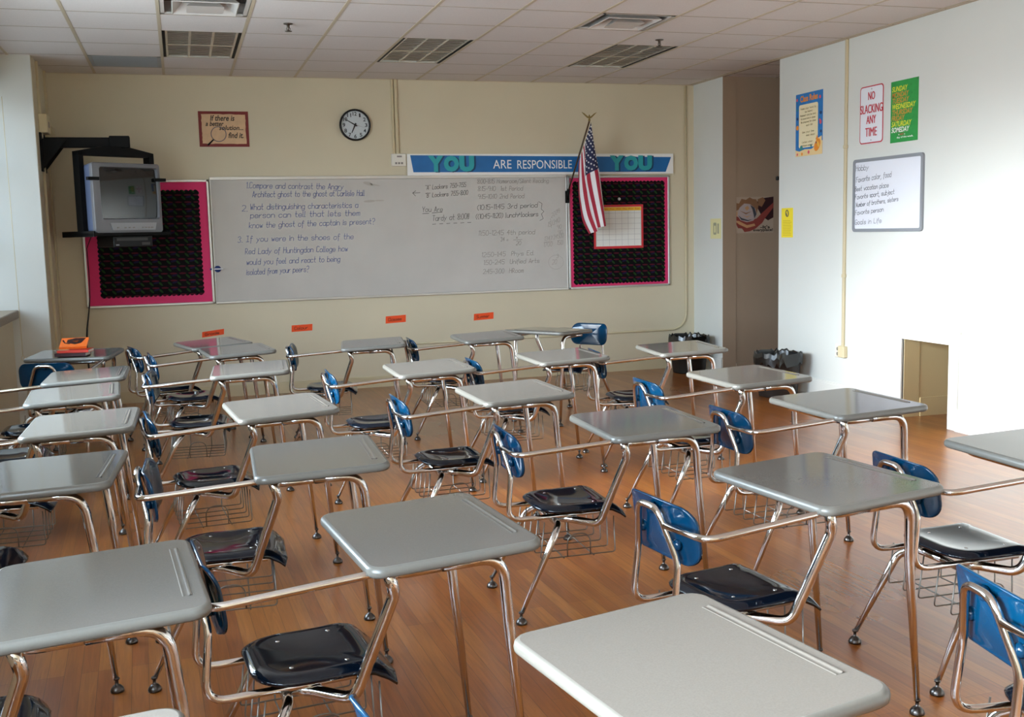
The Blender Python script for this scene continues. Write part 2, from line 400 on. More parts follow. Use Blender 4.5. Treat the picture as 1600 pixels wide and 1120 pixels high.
def room():
    b = MB(); b.box((XL-0.4, YB-0.2, -0.12), (XR+2.2, DW+0.2, 0), M_FLOOR); struct(b.build('floor'), 'orange brown hardwood strip floor under the desks', 'floor')
    # front wall
    b = MB(); b.box((XL-0.4, DW, 0), (XR+0.15, DW+0.2, CH+0.2), M_FRONT); struct(b.build('wall_front'), 'beige front wall behind the long whiteboard', 'wall')
    b = MB()
    b.box((PIER_X, DW-0.016, 0), (XR, DW, 0.10), M_BTRIM); b.box((PIER_X, DW-0.011, 0.10), (XR, DW, 0.112), M_BTRIM)
    struct(b.build('baseboard_front'))
    # right wall with niche, alcove opening
    b = MB(); th = 0.16
    b.box((XR, ALC1, 0), (XR+th, DW, CH+0.2), M_WHITE)
    b.box((XR, NI1, 0), (XR+th, ALC0, CH+0.2), M_WHITE)
    b.box((XR, NI0, NIZ), (XR+th, NI1, CH+0.2), M_WHITE)
    b.box((XR, YB, 0), (XR+th, NI0, CH+0.2), M_WHITE)
    struct(b.build('wall_right'), 'white side wall with posters and a small whiteboard', 'wall')
    # alcove
    b = MB()
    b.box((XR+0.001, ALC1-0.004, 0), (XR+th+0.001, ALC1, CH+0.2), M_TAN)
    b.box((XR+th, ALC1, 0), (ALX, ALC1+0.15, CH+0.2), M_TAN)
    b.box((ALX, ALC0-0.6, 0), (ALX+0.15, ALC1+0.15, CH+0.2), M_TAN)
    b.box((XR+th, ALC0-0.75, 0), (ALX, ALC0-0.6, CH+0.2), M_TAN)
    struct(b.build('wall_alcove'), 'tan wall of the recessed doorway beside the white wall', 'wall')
    b = MB(); b.box((XR+th, ALC1-0.015, 0), (ALX, ALC1, 0.10), M_TAN); struct(b.build('baseboard_alcove'))
    # niche lining (deep low cupboard opening)
    M_NI = mat('niche_paint', 'cdb98c', 0.55)
    b = MB()
    b.box((XR+0.013, NI1-0.003, 0), (XR+th, NI1, NIZ), M_NI)
    b.box((XR+th, NI1, 0), (XR+1.3, NI1+0.05, NIZ+0.1), M_NI); b.box((XR+th, NI0-0.05, 0), (XR+1.3, NI0, NIZ+0.1), M_NI)
    b.box((XR+1.3, NI0-0.05, 0), (XR+1.35, NI1+0.05, NIZ+0.1), M_NI); b.box((XR+th, NI0, NIZ+0.02), (XR+1.3, NI1, NIZ+0.1), M_NI)
    b.box((XR+th+0.01, NI1-0.012, 0), (XR+1.3, NI1, 0.15), M_NI)
    struct(b.build('wall_niche'), 'beige inside of the low square opening in the white wall', 'wall')
    b = MB()
    for (y0, y1, z0, z1) in ((6.541, NI0, 0, 0.735), (NI1, 7.271, 0, 0.735), (NI0, NI1, NIZ, 0.735)):
        b.bbox((XR-0.018, y0, z0), (XR+0.012, y1, z1), M_TRIM, 0.003)
    b.bbox((XR-0.026, 6.52, 0.725), (XR+0.0, 7.292, 0.745), M_TRIM, 0.003)
    struct(b.build('trim_1'), 'white wooden casing around the low opening', 'trim')
    b = MB()
    for (y0, y1) in ((7.271, ALC0), (YB, 6.541), (ALC1, DW)):
        b.box((XR-0.016, y0, 0), (XR, y1, 0.145), M_TRIM); b.box((XR-0.011, y0, 0.145), (XR, y1, 0.165), M_TRIM)
        b.box((XR-0.03, y0, 0), (XR-0.016, y1, 0.018), M_TRIM)
    struct(b.build('baseboard_right'))
    # back wall
    b = MB(); b.box((XL-0.4, YB-0.2, 0), (XR+0.2, YB, CH+0.2), M_FRONT); struct(b.build('wall_back'))
    # pier beside the window
    b = MB(); b.box((XL-0.4, PIER_Y, 0), (PIER_X, DW+0.02, CH+0.2), M_WHITE)
    b.box((PIER_X-0.001, PIER_Y+0.02, 0), (PIER_X+0.004, DW, CH+0.02), M_FRONT)
    struct(b.build('wall_pier'), 'pale wall pier between the window and the beige wall', 'wall')
    # left wall with window openings
    wins = [(7.15, PIER_Y), (4.65, 7.0), (-0.6, 2.2), (-2.45, -1.0)]
    zs, zt = 0.93, 2.86
    b = MB(); xo = XL-0.36
    b.box((xo, YB, 0), (XL, PIER_Y, zs), M_FRONT); b.box((xo, YB, zt), (XL, PIER_Y, CH+0.2), M_FRONT)
    ys = [YB] + [q for w in sorted(wins) for q in w] + [PIER_Y]
    for i in range(0, len(ys), 2):
        if ys[i+1]-ys[i] > 0.01: b.box((xo, ys[i], zs), (XL, ys[i+1], zt), M_FRONT)
    struct(b.build('wall_left'), 'beige window wall', 'wall')
    M_SILL = mat('stone_sill', '8d7f6c', 0.5, noise=0.12, nscale=60)
    M_WF = mat('window_frame_metal', 'b9bcbd', 0.4)
    for n, (y0, y1) in enumerate(wins):
        f = MB(); xw = XL-0.24
        def bar(ya, yb, za, zb): f.bbox((xw-0.03, ya, za), (xw+0.03, yb, zb), M_WF, 0.004)
        bar(y0, y1, zs, zs+0.06); bar(y0, y1, zt-0.06, zt); bar(y0, y0+0.05, zs, zt); bar(y1-0.05, y1, zs, zt)
        k = max(2, round((y1-y0)/0.95))
        for i in range(1, k): ym = y0+(y1-y0)*i/k; bar(ym-0.03, ym+0.03, zs, zt)
        bar(y0, y1, zs+0.62, zs+0.67); bar(y0, y1, zs+1.28, zs+1.33)
        fr = struct(f.build('window_%d' % (n+1)), 'tall metal framed window over a stone sill', 'window')
        g = MB(); g.box((xw-0.003, y0+0.02, zs+0.02), (xw+0.003, y1-0.02, zt-0.02), (M_TINT, M_TINT2, M_GLASS, M_GLASS)[n])
        go = g.build('pane', fr); go['kind'] = 'structure'
        s = MB(); s.bbox((xw+0.03, y0-0.0, zs), (XL+0.055, y1-0.004, zs+0.07), M_SILL, 0.006)
        so = s.build('window_sill', fr); so['kind'] = 'structure'
        L = bpy.data.lights.new('daylight_portal', 'AREA'); L.shape = 'RECTANGLE'; L.size = zt-zs; L.size_y = y1-y0
        L.cycles.is_portal = True
        lo = bpy.data.objects.new('daylight_portal', L); COL.objects.link(lo)
        lo.location = (XL-0.30, (y0+y1)/2, (zs+zt)/2); lo.rotation_euler = (0, -pi/2, 0)

    # ceiling: suspended tiles with openings where fixtures sit
    holes = set()
    def col(i): return GX0+T*i
    def row(j): return DW-GD0-T*(j-1)
    for (i, j0, j1) in ((1,2,4),(4,2,4),(7,2,4)):
        for j in range(j0, j1): holes.add((i, j))
    for (i, j) in ((0,1),(1,5),(6,5)): holes.add((i, j))
    b = MB()
    i0 = int(math.floor((XL-GX0)/T))-1; i1 = int(math.ceil((XR-GX0)/T))
    def tile(x0, x1, y0, y1):
        if x1-x0 < 0.03 or y1-y0 < 0.02: return
        e, d = 0.010, 0.007
        vs = [(x0,y0,CH+d),(x1,y0,CH+d),(x1,y1,CH+d),(x0,y1,CH+d),(x0+e,y0+e,CH),(x1-e,y0+e,CH),(x1-e,y1-e,CH),(x0+e,y1-e,CH)]
        b.add(vs, [(4,7,6,5)], M_TILE)
        b.add(vs, [(0,4,5,1),(1,5,6,2),(2,6,7,3),(3,7,4,0)], M_GAP)
    for i in range(i0, i1):
        for j in range(0, 24):
            y1 = DW if j == 0 else row(j); y0 = row(j+1)
            if y1 < YB: break
            if (i, j) in holes: continue
            tile(max(col(i), XL-0.02), min(col(i+1), XR+0.02), max(y0, YB), y1)
    # alcove ceiling
    for i in range(0, 4):
        for j in range(0, 3):
            tile(XR+0.02+T*i, XR+0.02+T*(i+1), row(j+2)+0.2, row(j+1)+0.2)
    b.box((XL-0.4, YB-0.2, CH+0.22), (ALX+0.2, DW+0.2, CH+0.3), M_TILE)  # unseen slab above the tiles, added to stop light leaking in
    struct(b.build('ceiling', fix=False), 'suspended ceiling of square off-white tiles', 'ceiling')
    b = MB()
    for i in range(i0, i1+1):
        x = col(i)
        if XL < x < XR: b.box((x-0.012, YB, CH-0.003), (x+0.012, DW, CH+0.03), M_GRID)
    for j in range(1, 24):
        y = row(j)
        if y > YB: b.box((XL, y-0.006, CH+0.001), (XR, y+0.006, CH+0.028), M_GRID)
    b.box((XL, DW-0.02, CH-0.003), (XR, DW, CH+0.02), M_GRID); b.box((XR-0.02, YB, CH-0.003), (XR, DW, CH+0.02), M_GRID)
    struct(b.build('trim_2'), 'beige metal grid holding the ceiling tiles', 'trim')
    return col, row
COLX, ROWY = room()

# ------------------------------------------------------------------ ceiling fixtures
def troffer(i, label):
    x0, x1 = COLX(i)+0.014, COLX(i+1)-0.014; y1, y0 = ROWY(2)-0.012, ROWY(4)+0.012
    cx, cy = (x0+x1)/2, (y0+y1)/2; w, d = (x1-x0)/2, (y1-y0)/2
    t = empty('ceiling_light', (cx, cy, CH)); tag(t, label, 'ceiling light', 'louvred ceiling lights')
    M_IN = mat('fixture_enamel', 'c9c6bd', 0.35); M_LOU = mat('louver_aluminium', (0.82, 0.80, 0.76), 0.32, 1.0)
    b = MB(); h = 0.11
    b.box((-w,-d,h),(w,d,h+0.01), M_IN)
    b.box((-w,-d,0.0),(-w+0.022,d,h), M_BLACK); b.box((w-0.022,-d,0.0),(w,d,h), M_BLACK)
    b.box((-w,-d,0.002),(w,-d+0.006,h), M_IN); b.box((-w,d-0.006,0.002),(w,d,h), M_IN)
    b.build('housing', t)
    b = MB(); lw = w-0.03
    for k in range(4):
        x = -lw+2*lw*k/3
        b.box((x-0.009,-d+0.008,0.004),(x+0.009,d-0.008,0.06), M_LOU)
    for k in range(1, 16):
        y = -d+2*d*k/16
        vs = [(-lw,y-0.012,0.006),(lw,y-0.012,0.006),(lw,y+0.012,0.006),(-lw,y+0.012,0.006),(-lw,y-0.002,0.055),(lw,y-0.002,0.055),(lw,y+0.002,0.055),(-lw,y+0.002,0.055)]
        b.add(vs, [(3,2,1,0),(4,5,6,7),(0,1,5,4),(1,2,6,5),(2,3,7,6),(3,0,4,7)], M_LOU)
    b.build('louver', t)
    for k in range(3):
        b = MB(); x = -lw+2*lw*(k+0.5)/3
        b.tube([(x,-d+0.03,0.085),(x,d-0.03,0.085)], 0.0125, mat('unlit_tube', 'dcdcd8', 0.4), 10)
        b.build('fluorescent_tube', t)
troffer(1, 'unlit louvred ceiling light above the framed quote, left of the three')
troffer(4, 'unlit louvred ceiling light above the conduit beside the wall clock, middle of the three')
troffer(7, 'unlit louvred ceiling light above the flag, showing a pale grid')

def diffuser(i, j, label):
    x0, x1 = COLX(i)+0.012, COLX(i+1)-0.012; y1, y0 = ROWY(j)-0.01, ROWY(j+1)+0.01
    cx, cy = (x0+x1)/2, (y0+y1)/2; w = (x1-x0)/2; d = (y1-y0)/2
    M_D = mat('vent_enamel', 'cfc9c4', 0.3); M_DK = mat('vent_throat', '57504b', 0.6)
    t = empty('ceiling_vent', (cx, cy, CH)); tag(t, label, 'air vent', 'square ceiling vents')
    b = MB(); b.box((-w,-d,0.09),(w,d,0.1), M_DK)
    for s in (-1, 1):
        b.box((s*w,-d,0),(s*(w-0.03),d,0.012), M_D); b.box((-w,s*d,0),(w,s*(d-0.03),0.012), M_D)
        b.box((s*w,-d,0.0),(s*(w-0.004),d,0.09), M_D); b.box((-w,s*d,0.0),(w,s*(d-0.004),0.09), M_D)
    b.build('frame', t)
    for n, (ro, ri, zo) in enumerate(((0.215, 0.15, -0.012), (0.12, 0.0, -0.022))):
        b = MB()
        def sq(r, z): return [(-r,-r,z),(r,-r,z),(r,r,z),(-r,r,z)]
        if n == 0:
            vs = sq(ro, zo)+sq(ri, 0.05)+sq(ro-0.006, zo-0.004)+sq(ri-0.004, 0.05)
            fs = []
            for k in range(4):
                k2 = (k+1)%4; fs += [(k,k2,4+k2,4+k),(8+k,12+k,12+k2,8+k2),(k,8+k,8+k2,k2)]
            b.add(vs, fs, M_D)
        else:
            vs = sq(ro, zo)+sq(ro*0.55, 0.03); fs = [(4+k, 4+(k+1)%4, (k+1)%4, k) for k in range(4)]+[(0,1,2,3),(7,6,5,4)]
            b.add(vs, fs, M_D)
        b.build('cone', t)
diffuser(1, 5, 'square stepped air vent in the ceiling, nearer the camera than the left light')
diffuser(6, 5, 'square stepped air vent in the ceiling beside the sprinkler head, right of middle')

def grille():
    x0, x1 = COLX(0)+0.012, COLX(1)-0.012; y1, y0 = ROWY(1)-0.01, ROWY(2)+0.01
    t = empty('return_air_grille', ((x0+x1)/2, (y0+y1)/2, CH)); tag(t, 'grey perforated return air grille in the ceiling corner near the television', 'air vent')
    w, d = (x1-x0)/2, (y1-y0)/2; m = mat('grille_grey', '969ca2', 0.5)
    b = MB(); b.box((-w,-d,0),(-w+0.03,d,0.01), m); b.box((w-0.03,-d,0),(w,d,0.01), m); b.box((-w,-d,0),(w,-d+0.03,0.01), m); b.box((-w,d-0.03,0),(w,d,0.01), m)
    b.box((-w,-d,0.05),(w,d,0.06), mat('vent_throat', '57504b', 0.6)); b.build('frame', t)
    b = MB()
    for k in range(28):
        y = -d+0.035+(2*d-0.07)*k/27; b.box((-w+0.03,y-0.006,0.001),(w-0.03,y+0.006,0.01), m)
    b.build('slat_panel', t)
grille()
def sprinkler(x, y, label):
    b = MB(); m = mat('sprinkler_metal', (0.16, 0.14, 0.12), 0.35, 1.0)
    b.lathe([(0.035,0.0),(0.033,-0.008),(0.012,-0.012),(0.010,-0.03),(0.006,-0.034),(0.005,-0.052),(0.026,-0.056),(0.026,-0.059),(0.0,-0.060)], m, 16)
    for s in (-1, 1): b.tube([(s*0.008,0,-0.028),(s*0.014,0,-0.042),(s*0.004,0,-0.056)], 0.0025, m, 6)
    o = place(b.build('sprinkler_head'), (x, y, CH+0.002)); tag(o, label, 'sprinkler')
sprinkler(0.85, 8.15, 'metal sprinkler head in the ceiling between the two left lights')
sprinkler(3.89, 8.30, 'metal sprinkler head in the ceiling beside the right light')

# ------------------------------------------------------------------ desks
TZ, TL, TW, TILT = 0.755, 0.475, 0.60, math.tan(RAD(2))
CY = 0.03       # the chair sits slightly towards the left of its top
def shell(outline, hfun, thick, ks=(0.0, 0.35, 0.62, 0.8, 0.9, 0.96, 1.0), center=(0, 0), plane='xy'):
    # closed thin shell over a 2D outline; hfun(a, b, k) gives the height
    n = len(outline); vs = []; fs = []
    def P(a, b, h): return (a, b, h) if plane == 'xy' else (h, a, b)
    for side in (0, 1):
        base = len(vs); vs.append(P(center[0], center[1], hfun(center[0], center[1], 0)-side*thick))
        for k in ks[1:]:
            for (a, b) in outline:
                aa = center[0]+(a-center[0])*k*(1-side*0.012); bb = center[1]+(b-center[1])*k*(1-side*0.012)
                vs.append(P(aa, bb, hfun(aa, bb, k)-side*thick))
        for i in range(n):
            j = (i+1)%n; q = (base, base+1+i, base+1+j); fs.append(q if side == 0 else q[::-1])
        for r in range(len(ks)-2):
            o = base+1+r*n
            for i in range(n):
                j = (i+1)%n; q = (o+i, o+n+i, o+n+j, o+j); fs.append(q if side == 0 else q[::-1])
    tot = 1+(len(ks)-1)*n; o1 = 1+(len(ks)-2)*n; o2 = tot+o1
    for i in range(n):
        j = (i+1)%n; fs.append((o1+i, o2+i, o2+j, o1+j))
    return vs, fs

def make_desk():
    t = empty('student_desk')
    # --- writing surface
    b = MB(); hx, hy, R = TL/2, TW/2, 0.045
    def ring(ins, z): return [(x, y, z+TILT*x) for (x, y) in rrect(-hx+ins, -hy+ins, hx-ins, hy-ins, R-ins*0.6, 7)]
    prof = [(0.016, TZ-0.030), (0.006, TZ-0.0285), (0.001, TZ-0.023), (0.0, TZ-0.015), (0.0015, TZ-0.007), (0.006, TZ-0.002), (0.012, TZ)]
    vs = []; n = None
    for ins, z in prof:
        r = ring(ins, z); n = len(r); vs += r
    fs = [(k*n+i, k*n+(i+1)%n, (k+1)*n+(i+1)%n, (k+1)*n+i) for k in range(len(prof)-1) for i in range(n)]
    b.add(vs, fs, M_EDGE, True)
    o = len(b.v)-len(vs)
    b.f.append(tuple(o+(len(prof)-1)*n+i for i in range(n))); b.sm.append(False); b.mi.append(b.mid(M_TOP))
    b.f.append(tuple(o+i for i in range(n))[::-1]); b.sm.append(False); b.mi.append(b.mid(M_EDGE))
    top = b.build('tabletop', t)
    g = MB(); gx = hx-0.048
    gv = []; steps = 8
    prof2 = [(-0.0105,0.0003),(-0.0085,0.0014),(-0.006,0.0005),(0.0,0.0003),(0.004,0.0008),(0.0075,0.0032),(0.0115,0.0003)]
    for y in (-0.20, 0.20):
        for dx, dz in prof2: gv.append((gx+dx, y, TZ+TILT*(gx+dx)+dz))
    m = len(prof2); g.add(gv, [(i, i+1, m+i+1, m+i) for i in range(m-1)], M_TOP, True)
    g.build('pencil_groove', top)
    # --- tube frame under the top
    b = MB()
    b.tube(fillet([(-0.02,-0.237,0.711),(-0.17,-0.237,0.706),(-0.17,0.237,0.706),(-0.02,0.237,0.711)], 0.06), 0.0135, M_CHROME, 10)
    b.build('top_frame', t)
    def glide(at, parent, tilt):
        q = MB()
        q.lathe([(0.0085,0.052),(0.0105,0.05),(0.0105,0.044),(0.006,0.043),(0.006,0.026),(0.012,0.024),(0.021,0.014),(0.024,0.006),(0.023,0.0),(0.0,0.0)], M_STEEL, 14, at=at)
        q.build('foot_glide', parent)
    for s, fy in ((-1, -0.22), (1, 0.245)):
        b = MB(); p = fillet([(-0.03,s*0.237,0.711),(0.138,s*0.237,0.714),(0.16,fy*0.985,0.52),(0.203,fy,0.045)], [0.075, 0.3])
        L = len(p); rs = []
        for q in p: rs.append(0.0155 if q.z > 0.40 else 0.0095+0.006*(q.z-0.045)/0.355)
        b.tube(p, rs, M_CHROME, 12)
        l = b.build('leg', t); glide((0.204, fy, 0), l, 0)
    # --- chair: rear legs (one bent tube crossing under the seat)
    for s in (-1, 1):
        b = MB(); y0 = CY
        p = fillet([(-0.415,y0,0.372),(-0.42,y0+s*0.15,0.371),(-0.455,y0+s*0.205,0.335),(-0.607,y0+s*0.237,0.045)], [0.05, 0.06])
        rs = [0.015 if q.z > 0.3 else 0.0085+0.0065*(q.z-0.045)/0.255 for q in p]
        b.tube(p, rs, M_CHROME, 12); l = b.build('leg', t); glide((-0.61, y0+s*0.2375, 0), l, 0)
    # --- chair frame: seat rails running up into the back loop
    b = MB(); a = 0.12
    pts = [(-0.20,CY-a+0.005,0.398),(-0.625,CY-a,0.395),(-0.606,CY-a+0.008,0.585),(-0.640,CY-0.055,0.738),(-0.640,CY+0.055,0.738),(-0.606,CY+a-0.008,0.585),(-0.625,CY+a,0.395),(-0.20,CY+a-0.005,0.398)]
    b.tube(fillet(pts, [0.055, 0.12, 0.055, 0.055, 0.12, 0.055], 7), 0.0108, M_CHROME, 12); b.build('chair_frame', t)
    b = MB()
    b.tube(fillet([(-0.41,-0.06,0.382),(-0.35,-0.085,0.376),(-0.258,-0.165,0.366),(-0.158,-0.228,0.655),(-0.178,-0.238,0.726)], [0.05, 0.055, 0.06], 7), 0.0165, M_CHROME, 12)
    b.build('support_post', t)
    b = MB()
    b.tube(fillet([(-0.632,-0.055,0.692),(-0.625,-0.258,0.697),(-0.25,-0.258,0.722),(-0.20,-0.25,0.7255)], [0.05, 0.03], 8), 0.0108, M_CHROME, 12)
    b.build('arm_rail', t)
    # --- seat
    out = []
    def hw(s):
        w = 0.178 + 0.018*max(0, (s-0.62)/0.38)**1.5
        return w
    xr, xf = -0.505, -0.128; n = 14; R = 0.11
    left = []
    for k in range(9):      # rear corner arc on the +y side
        aa = pi/2*k/8; left.append((xr+R-R*cos(aa), 0.178-R+R*sin(aa)))
    for k in range(1, 9):
        s = (R+(xf-xr-R)*k/8)/(xf-xr); left.append((xr+(xf-xr)*s, hw(s)))
    left[-1] = (xf-0.012, left[-1][1])
    front = [(xf, y) for y in (0.13, 0.065, 0.0, -0.065, -0.13)]
    outl = [(x, CY+y) for (x, y) in left] + [(x, CY+y) for (x, y) in front] + [(x, CY-y) for (x, y) in reversed(left)]
    def hs(x, y, k):
        s = (x-xr)/(xf-xr); v = (y-CY)/0.19
        z = 0.449 - 0.013*(1-v*v)*sin(pi*min(1, max(0, s/0.85)))
        z += 0.006*max(0, (0.2-s)/0.2)
        z -= 0.052*max(0, (s-0.72)/0.28)**2
        if k > 0.84 and s < 0.97: z -= 0.020*((k-0.84)/0.16)**1.6
        return z
    b = MB(); vs, fs = shell(outl, hs, 0.008, (0.0,0.2,0.4,0.6,0.75,0.84,0.9,0.95,0.98,1.0), (-0.31, CY)); b.add(vs, fs, M_SEAT, True)
    seat = b.build('seat', t)
    for (x, y) in ((-0.40,0.10),(-0.255,0.115),(-0.40,-0.10),(-0.255,-0.115)):
        q = MB(); q.lathe([(0.0065,0.0),(0.0055,0.0018),(0.0,0.0026)], M_CHROME, 8, at=(x, CY+y, hs(x, CY+y, 0.5)-0.0006)); q.build('rivet', seat)
    # --- backrest
    zb, zt, hwid = 0.572, 0.757, 0.182
    pts = rrect(CY-hwid, zb, CY+hwid, zt, 0.062, 8)
    zc = (zb+zt)/2
    pts = [(y, z) if z < zc else (CY+(y-CY)*1.0, z) for (y, z) in pts]
    def hb(y, z, k):
        u = (y-CY)/hwid; w = (z-zb)/(zt-zb)
        return -0.588 + 0.034*u*u - 0.026*w + 0.006*max(0, w-0.8)/0.2*(-1) + (0.0 if k < 0.9 else -0.004*((k-0.9)/0.1))
    b = MB(); vs, fs = shell(pts, hb, 0.009, (0.0,0.2,0.4,0.6,0.75,0.86,0.92,0.97,1.0), (CY, zc), 'yz'); b.add(vs, fs, M_BLUE, True)
    for (y, z) in ((CY+0.005, 0.727), (CY+0.098, 0.645), (CY-0.098, 0.632)):
        x = hb(y, z, 0.3)-0.008
        b.lathe([(0.019,0.0),(0.0175,-0.009),(0.012,-0.0155),(0.0,-0.018)], M_BLUE, 12, at=(x, y, z), axis='x')
    b.build('backrest', t)
    # --- book basket
    b = MB(); x0, x1, zb2 = -0.50, -0.175, 0.232; y0, y1 = -0.125, 0.225; r = 0.0027
    for k in range(5):
        y = y0+(y1-y0)*k/4
        b.tube(fillet([(x1-0.005, y, 0.385), (x1, y, zb2), (x0, y, zb2), (x0+0.02, y, 0.385)], 0.012, 3), r, M_WIRE, 6)
    for x in (-0.27, -0.40):
        b.tube([(x, y0-0.005, zb2-0.004), (x, y1, zb2-0.004), (x, y1+0.005, 0.34)], r, M_WIRE, 6)
    b.tube(fillet([(-0.385, y0-0.004, zb2), (-0.385, y0-0.004, 0.325), (-0.285, y0-0.004, 0.325), (-0.285, y0-0.004, zb2)], 0.049, 6), r, M_WIRE, 6)
    b.build('book_basket', t)
    return t

def copy_tree(o, parent=None):
    c = o.copy(); COL.objects.link(c); c.parent = parent
    for ch in list(o.children): copy_tree(ch, c)
    return c

DESKS = [
 ('grey desk at the beige wall with a small stack of books on its top', -0.774, 8.347, 1.387),
 ('grey desk along the windows, first in front of the desk holding the books', -0.589, 6.994, -0.005),
 ('grey desk along the windows, second in front of the desk holding the books', -0.592, 6.167, 0.05),
 ('grey desk along the windows, third in front of the desk holding the books', -0.467, 5.150, -0.01),
 ('grey desk along the windows whose shiny top mirrors a window, cut by the left edge', -0.487, 4.059, -0.062),
 ('large grey desk top filling the lower left corner, cut by the left edge', -0.234, 2.644, 0.081),
 ('pale desk showing only a top corner, at the bottom edge below the large left desk', -0.258, 1.565, 0.06),
 ('desk below the orange card nearest the television, slightly turned', 0.203, 8.672, 0.257),
 ('second desk from the beige wall in the second row from the windows', 0.357, 8.032, 0.117),
 ('third desk from the beige wall in the second row from the windows', 0.380, 6.835, -0.066),
 ('fourth desk from the beige wall in the second row from the windows', 0.417, 5.225, 0.094),
 ('fifth desk from the beige wall in the second row from the windows', 0.445, 3.975, -0.032),
 ('large grey desk left of the pale foreground desk, its dark shiny seat fully in view', 0.609, 2.853, 0.095),
 ('desk at the beige wall between the second and third orange cards, backrest seen edge on', 1.355, 8.000, -0.15),
 ('pale desk second from the beige wall in the middle row', 1.416, 6.370, -0.003),
 ('pale desk third from the beige wall in the middle row, bright white side edge', 1.596, 5.196, 0.022),
 ('brown grey desk at the room centre, fourth from the beige wall in the middle row', 1.840, 4.128, -0.031),
 ('glossy grey desk with blue backrest, directly behind the pale foreground desk', 1.944, 2.935, 0.119),
 ('pale desk nearest the camera, its big top cut off by the bottom edge', 0.873, 1.755, 0.158),
 ('desk at the beige wall below the fourth orange card, beside the reversed desk', 2.270, 8.067, -0.04),
 ('desk in front of the reversed desk, a pink stripe mirrored in its top', 2.350, 6.547, -0.011),
 ('desk in front of the black bin in the wall corner', 3.236, 6.601, -0.111),
 ('pale desk in front of the brown bin beside the white wall', 2.946, 5.184, 0.007),
 ('grey desk in front of the low square opening in the white wall', 2.891, 4.193, 0.010),
 ('grey desk cut by the right edge with navy backrest and shiny black seat', 2.943, 3.029, -0.027),
 ('bright blue backrest and seat of a desk cut off at the lower right corner', 2.304, 1.782, -0.167),
 ('reversed desk at the beige wall, the front of its blue backrest mirroring a window', 2.863, 8.285, -2.511),
]
proto = make_desk()
for n, (lab, x, y, a) in enumerate(DESKS):
    d = proto if n == 0 else copy_tree(proto)
    place(d, (x, y, 0), a); tag(d, lab, 'desk', 'school desks with attached chairs')

# ------------------------------------------------------------------ books on the far left desk
def book(name, loc, rz, size, cover, label, art, tilt=0.0):
    w, d, h = size; b = MB()
    b.box((-w/2,-d/2,0),(w/2,d/2,0.002), cover); b.box((-w/2,-d/2,h-0.002),(w/2,d/2,h), cover); b.box((-w/2,-d/2,0),(w/2,-d/2+0.003,h), cover)
    b.box((-w/2+0.003,-d/2+0.003,0.002),(w/2-0.003,d/2-0.004,h-0.002), M_PAPER)
    for (poly, m) in art: b.add([(p[0], p[1], h+0.0006) for p in poly], [tuple(range(len(poly)))], m)
    o = b.build(name); o.location = loc; o.rotation_euler = (tilt, 0, rz); tag(o, label, 'book', 'books on the desk at the beige wall'); return o
mo = mat('cover_orange', 'e06a22', 0.4); md = mat('cover_dark', '2a0d0e', 0.4); mr = mat('cover_red', 'c8321e', 0.4); mdr = mat('cover_maroon', '33060f', 0.4); my = mat('cover_cream', 'e6b98a', 0.45)
book('book', (-0.775, 8.185, 0.7545), -0.18, (0.21, 0.14, 0.024), mdr, 'dark maroon book at the bottom of the stack on the far left desk', [])
book('book', (-0.755, 8.20, 0.7790), -0.20, (0.215, 0.145, 0.020), mr, 'red paperback in the middle of the stack on the far left desk', [([(-0.107,-0.072),(-0.03,-0.072),(-0.05,0.07),(-0.107,0.07)], my)])
book('book', (-0.765, 8.240, 0.8300), -0.10, (0.185, 0.135, 0.016), mo, 'orange paperback with a dark cover picture leaning on top of the stack', [([(-0.05,0.0),(0.01,-0.03),(0.05,-0.01),(0.075,0.06),(0.0,0.062),(-0.05,0.04)], md), ([(-0.085,0.03),(-0.065,-0.01),(-0.03,-0.025),(-0.02,-0.015),(-0.06,0.0),(-0.075,0.04)], md), ([(-0.02,0.02),(0.02,0.0),(0.03,0.03)], mo)], tilt=0.42)

